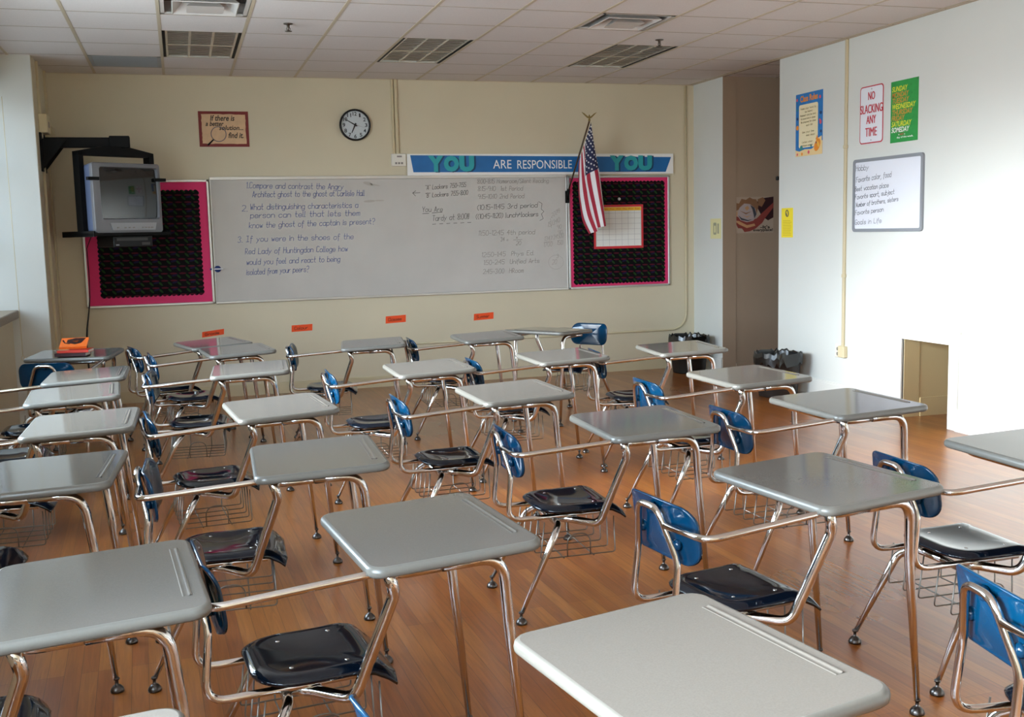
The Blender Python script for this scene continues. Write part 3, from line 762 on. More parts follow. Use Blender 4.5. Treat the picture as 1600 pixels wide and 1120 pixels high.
# ------------------------------------------------------------------ front wall: whiteboard and bulletin boards
def whiteboard():
    x0, x1, z0, z1 = 0.309, 3.984, 0.937, 2.142
    t = empty('whiteboard', ((x0+x1)/2, DW, z0)); tag(t, 'long whiteboard full of blue and grey handwriting on the beige wall', 'whiteboard')
    w = (x1-x0)/2; h = z1-z0; cx = (x0+x1)/2
    b = MB(); b.box((-w+0.004,-0.016,0.004),(w-0.004,0,h-0.004), M_BOARD); b.build('writing_surface', t)
    b = MB()
    b.bbox((-w,-0.024,h-0.02),(w,0,h+0.012), M_ALU, 0.003); b.bbox((-w,-0.024,-0.012),(w,0,0.012), M_ALU, 0.003)
    b.bbox((-w,-0.022,0),(-w+0.012,0,h), M_ALU, 0.003); b.bbox((w-0.012,-0.022,0),(w,0,h), M_ALU, 0.003); b.build('frame', t)
    Y = -0.0175; rnd = random.Random(3)
    b = MB()
    B = [("1.Compare and contrast the Angry", 0.655,1.605,2.043,2.02), ("Architect ghost to the ghost at Carlisle Hall", 0.706,1.816,1.955,1.955),
         ("2.", 0.60,0.665,1.82,1.82), ("What distinguishing characteristics a", 0.68,1.746,1.833,1.838), ("person can tell that lets them", 0.677,1.762,1.752,1.758),
         ("know the ghost of the captain is present?", 0.66,1.909,1.655,1.672), ("3.", 0.545,0.60,1.517,1.52), ("If you were in the shoes of the", 0.625,1.688,1.522,1.524),
         ("Red Lady of Huntingdon College how", 0.61,1.624,1.402,1.404), ("would you feel and react to being", 0.617,1.542,1.298,1.303), ("isolated from your peers?", 0.612,1.225,1.198,1.212)]
    for s, xa, xb, za, zb in B:
        b = MB(); pen_fit(b, s, xa-cx, xb-cx, za-z0, zb-z0, 0.056, M_INKB, 0.0045, y=Y, rnd=rnd); b.build('blue_writing', t)
    def written(s, xa, xb, za, zb, hh, m, wd, name):
        b = MB(); pen_fit(b, s, xa-cx, xb-cx, za-z0, zb-z0, hh, m, wd, y=Y, rnd=rnd); b.build(name, t)
    K = [('"A" Lockers 7:50-7:55', 2.439,2.874,2.008,2.035,.05), ('"B" Lockers 7:55-8:00', 2.436,2.893,1.928,1.955,.05), ('You Are', 2.398,2.62,1.784,1.784,.058), ('Tardy at 8:00!!!', 2.502,2.899,1.690,1.704,.062),
         ('(10:15-11:45 3rd period', 2.985,3.655,1.794,1.812,.055), ('((10:45-11:20) lunch+lockers', 2.968,3.66,1.701,1.718,.055)]
    for s, xa, xb, za, zb, hh in K: written(s, xa, xb, za, zb, hh*0.9, M_INKK, 0.0042, 'black_writing')
    def line(pts, m, wd=0.005):
        for i in range(len(pts)-1):
            (xa, za), (xb, zb) = pts[i], pts[i+1]; dx, dz = xb-xa, zb-za; l = math.hypot(dx, dz); nx, nz = -dz/l*wd/2, dx/l*wd/2
            b.add([(xa-cx+nx,Y,za-z0+nz),(xa-cx-nx,Y,za-z0-nz),(xb-cx-nx,Y,zb-z0-nz),(xb-cx+nx,Y,zb-z0+nz)], [(0,1,2,3)], m)
    b = MB(); line([(2.384,1.979),(2.305,1.976),(2.34,2.0)], M_INKK); line([(2.305,1.976),(2.335,1.945)], M_INKK)
    b.build('arrow', t); b = MB(); line([(2.40,1.765),(2.47,1.768)], M_INKK); line([(2.50,1.77),(2.61,1.778)], M_INKK)
    for k in range(6): line([(2.50+0.075*k,1.655+0.002*k),(2.54+0.075*k,1.657+0.002*k)], M_INKK)
    b.build('underline', t); b = MB(); line([(3.66,1.87),(3.70,1.85),(3.69,1.79),(3.72,1.765),(3.69,1.74),(3.71,1.69),(3.67,1.67)], M_INKK, 0.004)
    b.build('brace', t)
    G = [('8:00-8:15 Homeroom/Silent Reading', 2.993,3.783,2.066,2.068,.05), ('8:15-9:10  1st Period', 2.997,3.495,1.990,1.990,.05), ('9:15-10:10 2nd Period', 2.995,3.507,1.908,1.91,.05),
         ('11:50-12:45 4th period', 2.991,3.62,1.528,1.53,.055), ('12:50-1:45  Phys Ed.', 3.02,3.608,1.303,1.31,.052), ('1:50-2:45  Unified Arts', 3.039,3.664,1.222,1.226,.052), ('2:45-3:00  HRoom', 3.029,3.482,1.127,1.127,.052),
         ('34 =', 3.23,3.32,1.462,1.462,.045), ('x', 3.40,3.425,1.485,1.485,.04), ('20', 3.40,3.46,1.418,1.418,.045)]
    for s, xa, xb, za, zb, hh in G: written(s, xa, xb, za, zb, hh*0.9, M_INKG, 0.004, 'grey_writing')
    b = MB()
    line([(3.37,1.472),(3.47,1.475)], M_INKG, 0.004)
    M_PENC = mat('pale_marker', 'a8a29b', 0.6)
    for s, xa, xb, za, zb, hh in [('2229',3.80,3.90,1.70,1.76,.05),('15)340',3.76,3.90,1.60,1.66,.05),('90',3.86,3.92,1.575,1.59,.04),('90',3.87,3.93,1.52,1.53,.04),('1347',3.72,3.81,1.455,1.46,.045),('1700',3.71,3.81,1.39,1.40,.045),('34500',3.82,3.94,1.47,1.49,.045),('150',3.86,3.93,1.41,1.41,.045),('20%',3.80,3.88,1.20,1.215,.05),('3',3.85,3.88,1.27,1.27,.04)]:
        written(s, xa, xb, za, zb, hh, M_PENC, 0.004, 'pale_sum')
    line([(3.71,1.44),(3.81,1.445)], M_PENC, 0.004); line([(3.79,1.69),(3.80,1.59)], M_PENC, 0.004)
    line([(3.845+0.085*cos(a), 1.225+0.075*sin(a)) for a in [2*pi*k/20 for k in range(21)]], M_PENC, 0.003)
    b.build('sum_line', t)
    M_SMUDGE = mat('eraser_smudge', 'b3aca2', 0.5)
    b = MB()
    for (x, z, rx, rz, a) in ((2.02-cx+0.0, 2.075-z0, 0.05, 0.016, -0.25), (2.09-cx, 2.062-z0, 0.05, 0.008, -0.2), (2.03-cx, 1.90-z0, 0.06, 0.012, 0.05), (2.13-cx, 1.905-z0, 0.05, 0.007, 0.0)):
        b.flat(ellipse(x-0.17, z, rx, rz, a), -0.0166, M_SMUDGE)
    b.build('smudge', t)
whiteboard()

def scallop(x0, z0, x1, z1, p, amp):
    out = []
    def edge(a, b, fixed, axis, sgn):
        n = max(2, int(round(abs(b-a)/p))); 
        for i in range(n):
            for k in range(5):
                s = a+(b-a)*(i+k/5)/n; d = amp*abs(sin(pi*(k/5)))
                out.append((s, fixed+sgn*d) if axis == 'x' else (fixed+sgn*d, s))
    edge(x0, x1, z0, 'x', -1); edge(z0, z1, x1, 'z', 1); edge(x1, x0, z1, 'x', 1); edge(z1, z0, x0, 'z', -1)
    return out
def bulletin(x0, x1, z0, z1, ins, label):
    cx = (x0+x1)/2; w = (x1-x0)/2; h = z1-z0
    t = empty('bulletin_board', (cx, DW, z0)); tag(t, label, 'bulletin board', 'pink and black bulletin boards')
    b = MB()
    b.bbox((-w,-0.024,h-0.022),(w,0,h), M_ALU, 0.003); b.bbox((-w,-0.024,0),(w,0,0.022), M_ALU, 0.003)
    b.bbox((-w,-0.024,0),(-w+0.022,0,h), M_ALU, 0.003); b.bbox((w-0.022,-0.024,0),(w,0,h), M_ALU, 0.003); b.build('frame', t)
    b = MB(); b.box((-w+0.018,-0.012,0.018),(w-0.018,0,h-0.018), M_PINK); b.build('pink_backing', t)
    b = MB(); b.prism(scallop(-w+ins[0], ins[2], w-ins[1], h-ins[3], 0.042, 0.012), -0.016, -0.012, M_SWIRL); b.build('pattern_panel', t)
    return t
bulletin(-0.868, 0.300, 0.930, 2.128, (0.135, 0.105, 0.10, 0.105), 'pink framed bulletin board with black swirl paper behind the television')
bulletin(3.992, 5.185, 0.928, 2.136, (0.065, 0.068, 0.055, 0.068), 'pink framed bulletin board with black swirl paper behind the flag')

def calendar():
    x0, x1, z0, z1 = 4.285, 4.866, 1.352, 1.824; w = (x1-x0)/2; h = z1-z0
    b = MB(); R = mat('calendar_red', 'd02f35', 0.6); Yl = mat('calendar_yellow', 'f2c230', 0.6); G = mat('calendar_grid', 'a9a5a8', 0.6)
    b.box((-w,-0.003,0),(w,0,h), R); b.rect(-w+0.024, 0.026, w-0.024, h-0.024, -0.0036, M_PAPER); b.rect(-w+0.026, h-0.064, w-0.026, h-0.026, -0.0042, Yl)
    for k in range(8):
        x = -w+0.03+(2*w-0.06)*k/7; b.rect(x-0.0012, 0.03, x+0.0012, h-0.064, -0.0043, G)
    for k in range(6):
        z = 0.095+(h-0.16-0.0)*k/5*0.92; b.rect(-w+0.03, z-0.0012, w-0.03, z+0.0012, -0.0043, G)
    b2 = MB()
    for k, s in enumerate(['Sun','Mon','Tue','Wed','Thu','Fri','Sat']): put_text(b2, s, -w+0.038+(2*w-0.06)*k/7, h-0.053, 0.05, 0.016, -0.0048, R)
    o = place(b.build('wall_calendar'), (( x0+x1)/2, DW-0.0165, z0)); b2.build('lettering', o)
    tag(o, 'blank monthly calendar with red border and yellow heading on the board behind the flag', 'calendar')
calendar()

def clock():
    t = empty('wall_clock', (1.742, DW, 2.654)); tag(t, 'round black rimmed wall clock on the beige wall', 'clock'); r = 0.156
    b = MB(); b.lathe([(r*0.99,0.0),(r,-0.02),(r,-0.036),(r*0.97,-0.042),(r*0.90,-0.040),(r*0.885,-0.030),(r*0.885,-0.012)], M_BLACKP, 40, axis='y'); b.build('rim', t)
    b = MB(); b.prism(circle(0,0,r*0.895,40), -0.022, -0.002, mat('clock_dial', 'e9e6e2', 0.5)); b.build('dial', t)
    b = MB()
    for k in range(1, 13):
        a = RAD(90-30*k); s = str(k); wd = 0.026 if len(s) == 1 else 0.040
        put_text(b, s, 0.71*r*cos(a)-wd/2, 0.71*r*sin(a)-0.019, wd*(0.6 if s == '1' else 1), 0.038, -0.0225, M_BLACK, 0.02)
    for k in range(60):
        a = RAD(6*k); p = [(r*0.84*cos(a-0.006), r*0.84*sin(a-0.006)),(r*0.84*cos(a+0.006), r*0.84*sin(a+0.006)),(r*0.88*cos(a+0.006), r*0.88*sin(a+0.006)),(r*0.88*cos(a-0.006), r*0.88*sin(a-0.006))]
        b.flat(p, -0.0225, M_BLACK)
    b.build('numerals', t)
    def hand(name, ang, l, wd, y, m, tail=0.02):
        q = MB(); a = RAD(90-ang); d = Vector((cos(a), sin(a))); n = Vector((-d.y, d.x))*wd/2
        q.prism([tuple(-d*tail-n), tuple(d*l-n*0.5), tuple(d*l+n*0.5), tuple(-d*tail+n)], y, y+0.002, m); q.build(name, t)
    hand('hour_hand', 205, 0.085, 0.017, -0.027, M_BLACK); hand('minute_hand', 300, 0.120, 0.013, -0.030, M_BLACK); hand('second_hand', 105, 0.10, 0.002, -0.032, mat('second_hand_grey', '8a5a55', 0.5))
    b = MB(); b.lathe([(0.009,-0.022),(0.009,-0.034),(0.0,-0.035)], M_BLACK, 12, axis='y'); b.build('hub', t)
    b = MB(); b.prism(circle(0,0,r*0.88,40), -0.038, -0.036, M_GLASS); b.build('cover_glass', t)
clock()

def quote():
    x0, x1, z0, z1 = 0.239, 0.706, 2.441, 2.777; w = (x1-x0)/2; h = z1-z0
    F = mat('maroon_mat', '7a2320', 0.6); P = mat('parchment', 'd8b48e', 0.7, noise=0.08, nscale=14); K = mat('calligraphy_ink', '2c201a', 0.6); S = mat('lens_rim', '6d6672', 0.4)
    b = MB(); b.box((-w,-0.006,0),(w,0,h), F)
    ragged = []; rnd = random.Random(2); i = 0.028
    for (a, c, ax) in ((-w+i, w-i, 0), (i, h-i, 1), (w-i, -w+i, 2), (h-i, i, 3)):
        for k in range(14):
            s = a+(c-a)*k/14; j = rnd.uniform(-0.003, 0.003)
            ragged.append({0:(s, i+j), 1:(w-i+j, s), 2:(s, h-i+j), 3:(-w+i+j, s)}[ax])
    b.flat(ragged, -0.0066, P)
    o = place(b.build('framed_quote'), ((x0+x1)/2, DW, z0)); tag(o, 'small maroon bordered quotation print with a magnifying glass, left of the clock', 'wall print')
    for q, x, z, wd, hh in (('If there is', -0.125, 0.245, 0.225, 0.055), ('a better', -0.170, 0.196, 0.165, 0.045), ('solution...', -0.045, 0.158, 0.225, 0.045), ('find it.', 0.035, 0.082, 0.145, 0.055)):
        t = MB(); put_text(t, q, x, z, wd, hh, -0.0072, K, 0.022, slant=0.01); t.build('lettering', o)
    g = MB(); cx, cz = -0.052, 0.120
    ring = circle(cx, cz, 0.070, 28); g.tube([(p[0], -0.0085, p[1]) for p in ring], 0.004, S, 6, closed=True)
    g.tube([(cx-0.05,-0.0085,cz-0.052),(cx-0.105,-0.0085,cz-0.105)], [0.006, 0.009], M_BLACKP, 8); g.build('magnifying_glass_picture', o)
quote()

def banner():
    x0, x1, z0, z1 = 2.256, 5.226, 2.152, 2.368; w = (x1-x0)/2; h = z1-z0; cx = (x0+x1)/2
    Bl = mat('banner_blue', '1668a8', 0.5, noise=0.1, nscale=6); Te = mat('banner_teal', '2aa3ab', 0.5); Nv = mat('banner_navy', '0d3f63', 0.5); Wt = mat('banner_white', 'f2f2ef', 0.6)
    b = MB(); b.box((-w,-0.003,0),(w,0,h), Wt)
    b.flat([(2.318-cx,0.032),(5.135-cx,0.020),(5.200-cx,0.180),(2.290-cx,0.204)], -0.0036, Bl)
    o = place(b.build('wall_banner'), (cx, DW-0.026, z0)); tag(o, 'long blue paper banner reading YOU ARE RESPONSIBLE above the whiteboard', 'banner')
    t = MB()
    for xa, wd in ((2.475, 0.49), (4.475, 0.50)):
        for k, ch in enumerate('YOU'):
            x = xa-cx+k*wd/3
            put_text(t, ch, x+0.016, 0.028, wd/3*1.0, 0.166, -0.0042, Nv, 0.09); put_text(t, ch, x, 0.036, wd/3*0.98, 0.162, -0.0048, Te, 0.08)
    put_text(t, 'ARE', 3.166-cx, 0.066, 0.20, 0.088, -0.0042, Wt, 0.0); put_text(t, 'RESPONSIBLE', 3.43-cx, 0.062, 0.61, 0.088, -0.0042, Wt, 0.0)
    t.build('lettering', o)
banner()

def card(x0, x1, z0, z1, slope, s, label):
    w = (x1-x0)/2; h = z1-z0; b = MB(); cx = (x0+x1)/2
    b.prism([(-w,0),(w,slope),(w+0.004,h+slope),(-w+0.004,h)], -0.002, 0, M_ORANGE)
    o = place(b.build('orange_card'), (cx, DW+0.001, z0)); tag(o, label, 'wall card', 'orange cards low on the beige wall')
    t = MB(); pen_fit(t, s, -w*0.72, w*0.62, h*0.32, h*0.32+slope*0.7, h*0.42, mat('card_ink', '5d1c0c', 0.6), 0.004, y=-0.0026, rnd=random.Random(5)); t.build('handwriting', o)
card(0.158, 0.367, 0.600, 0.655, 0.022, 'Grade', 'orange card on the beige wall nearest the television, tilted up')
card(1.023, 1.230, 0.612, 0.678, 0.006, 'Colour', 'orange card on the beige wall, second from the television')
card(1.979, 2.190, 0.651, 0.725, 0.008, 'Classes', 'orange card on the beige wall, third from the television')
card(2.919, 3.135, 0.638, 0.708, 0.010, 'Summer', 'orange card on the beige wall, farthest from the television')

def magnet():
    b = MB(); b.lathe([(0.032,0.0),(0.032,-0.012),(0.026,-0.018),(0.0,-0.020)], mat('magnet_blue', '16306f', 0.35), 20, axis='y')
    b.box((-0.055,-0.024,-0.006),(0.052,-0.018,0.006), mat('magnet_white', 'd9dadd', 0.4)); b.box((-0.075,-0.02,-0.008),(-0.055,-0.014,0.008), mat('magnet_blue', '16306f', 0.35))
    o = place(b.build('magnetic_clip'), (0.342, DW-0.016, 1.266)); tag(o, 'blue round magnetic clip on the left edge of the whiteboard', 'magnet')
magnet()
def pin():
    b = MB(); b.lathe([(0.016,-0.0),(0.014,-0.010),(0.0,-0.014)], M_PAPER, 12, axis='y')
    o = place(b.build('push_pin'), (4.585, DW-0.016, 1.885)); tag(o, 'white push pin above the calendar', 'pin')
pin()

# conduits and boxes on the walls
def raceway():
    b = MB(); b.bbox((2.118,DW-0.022,2.36),(2.140,DW,CH-0.004), M_BTRIM, 0.003); b.bbox((2.148,DW-0.028,2.36),(2.178,DW,CH-0.004), M_BTRIM, 0.003)
    o = b.build('wall_conduit'); tag(o, 'painted twin conduit running down the beige wall right of the clock', 'conduit')
    b = MB(); b.bbox((-0.075,-0.035,0),(0.075,0,0.125), M_PLATEW, 0.005)
    for k in range(3): b.box((-0.04+0.03*k,-0.0375,0.02),(-0.02+0.03*k,-0.035,0.04), M_INKG)
    b.box((-0.02,-0.0375,0.09),(0.03,-0.035,0.105), M_INKG)
    o = place(b.build('wall_box'), (2.172, DW, 2.246)); tag(o, 'white data outlet box under the conduit beside the banner', 'outlet box')
    b = MB(); b.bbox((-0.022,-0.012,0),(0.022,0,0.105), M_BTRIM, 0.003)
    o = place(b.build('wall_plate'), (2.235+0.035, DW, 2.258)); tag(o, 'beige blank wall plate between the data box and the banner', 'wall plate')
    b = MB(); b.tube(fillet([(5.385,DW-0.012,CH-0.01),(5.385,DW-0.012,0.43),(2.0,DW-0.012,0.43)], 0.2, 10), 0.011, M_BTRIM, 8)
    o = b.build('wall_conduit'); tag(o, 'painted conduit down the wall corner curving along the bottom of the beige wall', 'conduit')
    x = PIER_X+0.004
    b = MB(); b.bbox((x,10.14,0.1),(x+0.022,10.18,CH-0.004), M_BTRIM, 0.003)
    o = b.build('wall_conduit'); tag(o, 'painted raceway on the pier side nearest the window', 'conduit')
    b = MB(); b.bbox((x,10.70,2.60),(x+0.022,10.74,CH-0.004), M_BTRIM, 0.003); b.bbox((x,10.62,0.1),(x+0.016,10.66,2.35), M_BTRIM, 0.003)
    o = b.build('wall_conduit'); tag(o, 'painted raceway on the pier side in the corner behind the television arm', 'conduit')
    b = MB(); b.bbox((x+0.0,10.09,2.50),(x+0.07,10.32,2.66), M_PLATE, 0.005); 
    for k in range(2): b.box((x+0.07,10.16+0.06*k,2.55),(x+0.072,10.19+0.06*k,2.60), M_INKG)
    o = b.build('wall_box'); tag(o, 'ivory junction box on the pier above the television arm', 'outlet box')
    b = MB(); b.bbox((x,10.56,2.46),(x+0.06,10.80,2.60), M_BTRIM, 0.005)
    o = b.build('wall_box'); tag(o, 'beige junction box in the corner behind the ivory box', 'outlet box')
    # right wall
    b = MB(); b.bbox((XR-0.022,7.975,0.50),(XR,8.005,CH-0.004), M_BTRIM, 0.004)
    for z in (1.1, 2.2): b.bbox((XR-0.024,7.968,z),(XR,8.012,z+0.03), M_BTRIM, 0.003)
    o = b.build('wall_conduit'); tag(o, 'thin beige conduit running down the white wall beside the class rules poster', 'conduit')
    b = MB(); b.bbox((XR-0.045,7.935,0.405),(XR,8.022,0.505), M_PLATE, 0.006); o = b.build('outlet_box'); tag(o, 'beige surface box at the foot of the conduit on the white wall', 'outlet box')
    b = MB(); b.bbox((XR-0.008,8.03,0.395),(XR,8.115,0.515), M_PLATEW, 0.003)
    for z in (0.428, 0.472):
        b.lathe([(0.016,0.0),(0.016,-0.003),(0.0,-0.0035)], mat('socket_grey', '8c8880', 0.5), 14, at=(XR-0.008,8.072,z), axis='x')
    o = b.build('wall_outlet'); tag(o, 'white twin socket plate beside the beige box on the white wall', 'outlet')
raceway()

# ------------------------------------------------------------------ television
def television():
    cx, cy = -0.405, 10.0; rz = RAD(33); sil = mat('tv_silver', '77777b', 0.4, 0.2); side = mat('tv_blue_grey', '59647f', 0.45)
    zb = 1.632
    t = empty('television', (cx, cy, zb), rz); tag(t, 'silver tube television on a black wall bracket', 'television')
    W, H, D = 0.325, 0.60, 0.47
    b = MB()    # tapered cabinet
    sec = [(0.03, W, 0.0, H), (0.16, W*0.97, 0.01, H*0.98), (0.30, W*0.72, 0.05, H*0.86), (D, W*0.50, 0.08, H*0.74)]
    vs = []; 
    for (y, w, za, zb2) in sec: vs += [(x, y, z) for (x, z) in rrect(-w, za, w, zb2, 0.03, 4)]
    n = len(rrect(0,0,1,1,0.1,4)); fs = [(k*n+i, (k+1)*n+i, (k+1)*n+(i+1)%n, k*n+(i+1)%n) for k in range(len(sec)-1) for i in range(n)]
    fs += [tuple(range((len(sec)-1)*n, len(sec)*n)), tuple(range(n))[::-1]]
    b.add(vs, fs, side); b.build('cabinet', t)
    b = MB()    # front bezel with a screen opening
    o = rrect(-W, 0.0, W, H, 0.025, 4); i = rrect(-W+0.065, 0.115, W-0.028, H-0.035, 0.02, 4); i2 = rrect(-W+0.075, 0.125, W-0.038, H-0.045, 0.018, 4)
    def P(r, y): return [(p[0], y, p[1]) for p in r]
    vs = P(o, 0.04)+P(o, 0.006)+P([(p[0]*0.985, 0.006+(p[1]-0.006)*0.99) for p in o], 0.0)+P(i, -0.004)+P(i2, 0.022)
    fs = [(k*n+q, k*n+(q+1)%n, (k+1)*n+(q+1)%n, (k+1)*n+q) for k in range(4) for q in range(n)]
    b.add(vs, fs, sil); b.prism([(-0.17,0.022),(0.24,0.022),(0.255,0.085),(-0.19,0.085)], -0.012, 0.0, mat('tv_panel', '9a9b9e', 0.35))
    b.build('bezel', t)
    b = MB(); nx, nz = 12, 10; vs = []      # bulging glass
    xa, xb, za, zb3 = -W+0.073, W-0.036, 0.123, H-0.043
    for a in range(nx+1):
        for c in range(nz+1):
            u, v = a/nx*2-1, c/nz*2-1; vs.append((xa+(xb-xa)*(u+1)/2, 0.024-0.022*(1-u*u*0.5-v*v*0.5), za+(zb3-za)*(v+1)/2))
    fs = [(a*(nz+1)+c, (a+1)*(nz+1)+c, (a+1)*(nz+1)+c+1, a*(nz+1)+c+1) for a in range(nx) for c in range(nz)]
    b.add(vs, fs, mat('tv_screen', '0d0e0b', 0.05, spec=0.6, coat=0.3, coat_rough=0.03), True); b.build('screen', t)
    b = MB()
    for k, x in enumerate((-0.12,-0.05,-0.01,0.03,0.12,0.15,0.18,0.21)): b.bbox((x-0.011,-0.016,0.038),(x+0.009,-0.011,0.048), M_INKG, 0.001)
    b.build('button_row', t)
    # bracket
    t = empty('television_bracket', (0, 0, 0)); tag(t, 'black steel television arm with hanging yoke fixed to the pier', 'wall bracket')
    ax, ay, az = -0.43, 10.20, 2.425
    b = MB(); b.bbox((PIER_X+0.02, 10.20-0.04, az-0.045), (ax+0.02, 10.20+0.04, az+0.042), M_BLACK, 0.004); b.bbox((ax-0.11, 10.14, az-0.05), (ax+0.06, 10.26, az+0.055), M_BLACK, 0.006); b.build('arm', t)
    b = MB(); b.box((PIER_X+0.004, 10.06, 2.17), (PIER_X+0.02, 10.36, 2.50), M_BLACK)
    for y in (10.10, 10.30):
        vs = [(PIER_X+0.02,y-0.006,2.19),(PIER_X+0.02,y-0.006,2.45),(PIER_X+0.22,y-0.006,2.45),(PIER_X+0.02,y+0.006,2.19),(PIER_X+0.02,y+0.006,2.45),(PIER_X+0.22,y+0.006,2.45)]
        b.add(vs, [(0,1,2),(5,4,3),(0,3,4,1),(1,4,5,2),(2,5,3,0)], M_BLACK)
    b.build('mounting_plate', t)
    y = MB(); R = Matrix.Rotation(rz, 3, 'Z'); c0 = Vector((cx, cy, 0)) + R @ Vector((-0.0, 0.19, 0))
    def rb(a, b2): y.box((c0.x+a[0], c0.y+a[1], a[2]), (c0.x+b2[0], c0.y+b2[1], b2[2]), M_BLACK, rot=R, at=(c0.x, c0.y, 0))
    w = 0.36
    rb((-w,-0.05,1.60),(-w+0.045,0.05,2.33)); rb((w-0.045,-0.05,1.60),(w,0.05,2.33))
    vs = []; 
    for yy in (-0.05, 0.05):
        for (x, z) in ((-w,2.30),(w,2.30),(w,2.335),(0.12,2.382),(-0.12,2.382),(-w,2.335)):
            p = R @ Vector((x, yy, 0)); vs.append((c0.x+p.x, c0.y+p.y, z))
    y.add(vs, [(0,1,2,3,4,5),(11,10,9,8,7,6)]+[(k,6+k,6+(k+1)%6,(k+1)%6) for k in range(6)], M_BLACK)
    y.build('yoke', t)
    b = MB(); sy = MB(); y = sy; rb((-0.37,-0.24,1.606),(0.37,0.30,1.632)); 
    for s in (-1, 1): rb((s*0.37,-0.24,1.60),(s*0.358,0.30,1.65))
    sy.build('shelf', t)
    for (xx, zz, s) in ((-0.37, 2.08, 1), (0.27, 2.08, -1)):
        y = MB(); rb((xx,-0.21,zz),(xx+0.10,-0.17,zz+0.028)); y.build('clamp', t)
    # small recorder hanging under the shelf
    m = MB(); m.bbox((-0.19,-0.13,-0.10),(0.19,0.15,-0.003), M_BLACKP, 0.006); r = place(m.build('video_recorder'), (c0.x+0.05, c0.y+0.02, 1.606), rz)
    m = MB(); m.box((-0.16,-0.133,-0.045),(0.14,-0.129,-0.02), mat('recorder_slot', '3a3533', 0.4)); m.box((-0.17,-0.1335,-0.085),(-0.14,-0.129,-0.075), M_GREYP); m.box((0.08,-0.1335,-0.085),(0.16,-0.129,-0.06), mat('recorder_slot', '3a3533', 0.4)); m.build('front_panel', r)
    tag(r, 'dark video recorder hanging under the television shelf', 'video recorder')
    b = MB(); b.tube([(-0.74,10.17,1.61),(-0.80,10.35,1.5),(-0.815,10.6,1.3),(-0.83,10.72,1.05),(-0.845,10.76,0.95),(-0.875,10.74,0.75),(-0.89,10.70,0.55),(-0.875,10.72,0.25),(-0.86,10.78,0.03)], [0.004,0.004,0.004,0.004,0.006,0.008,0.010,0.008,0.006], M_BLACKP, 8)
    o = b.build('power_cord'); tag(o, 'black cord hanging from the television to the floor', 'cord')
television()

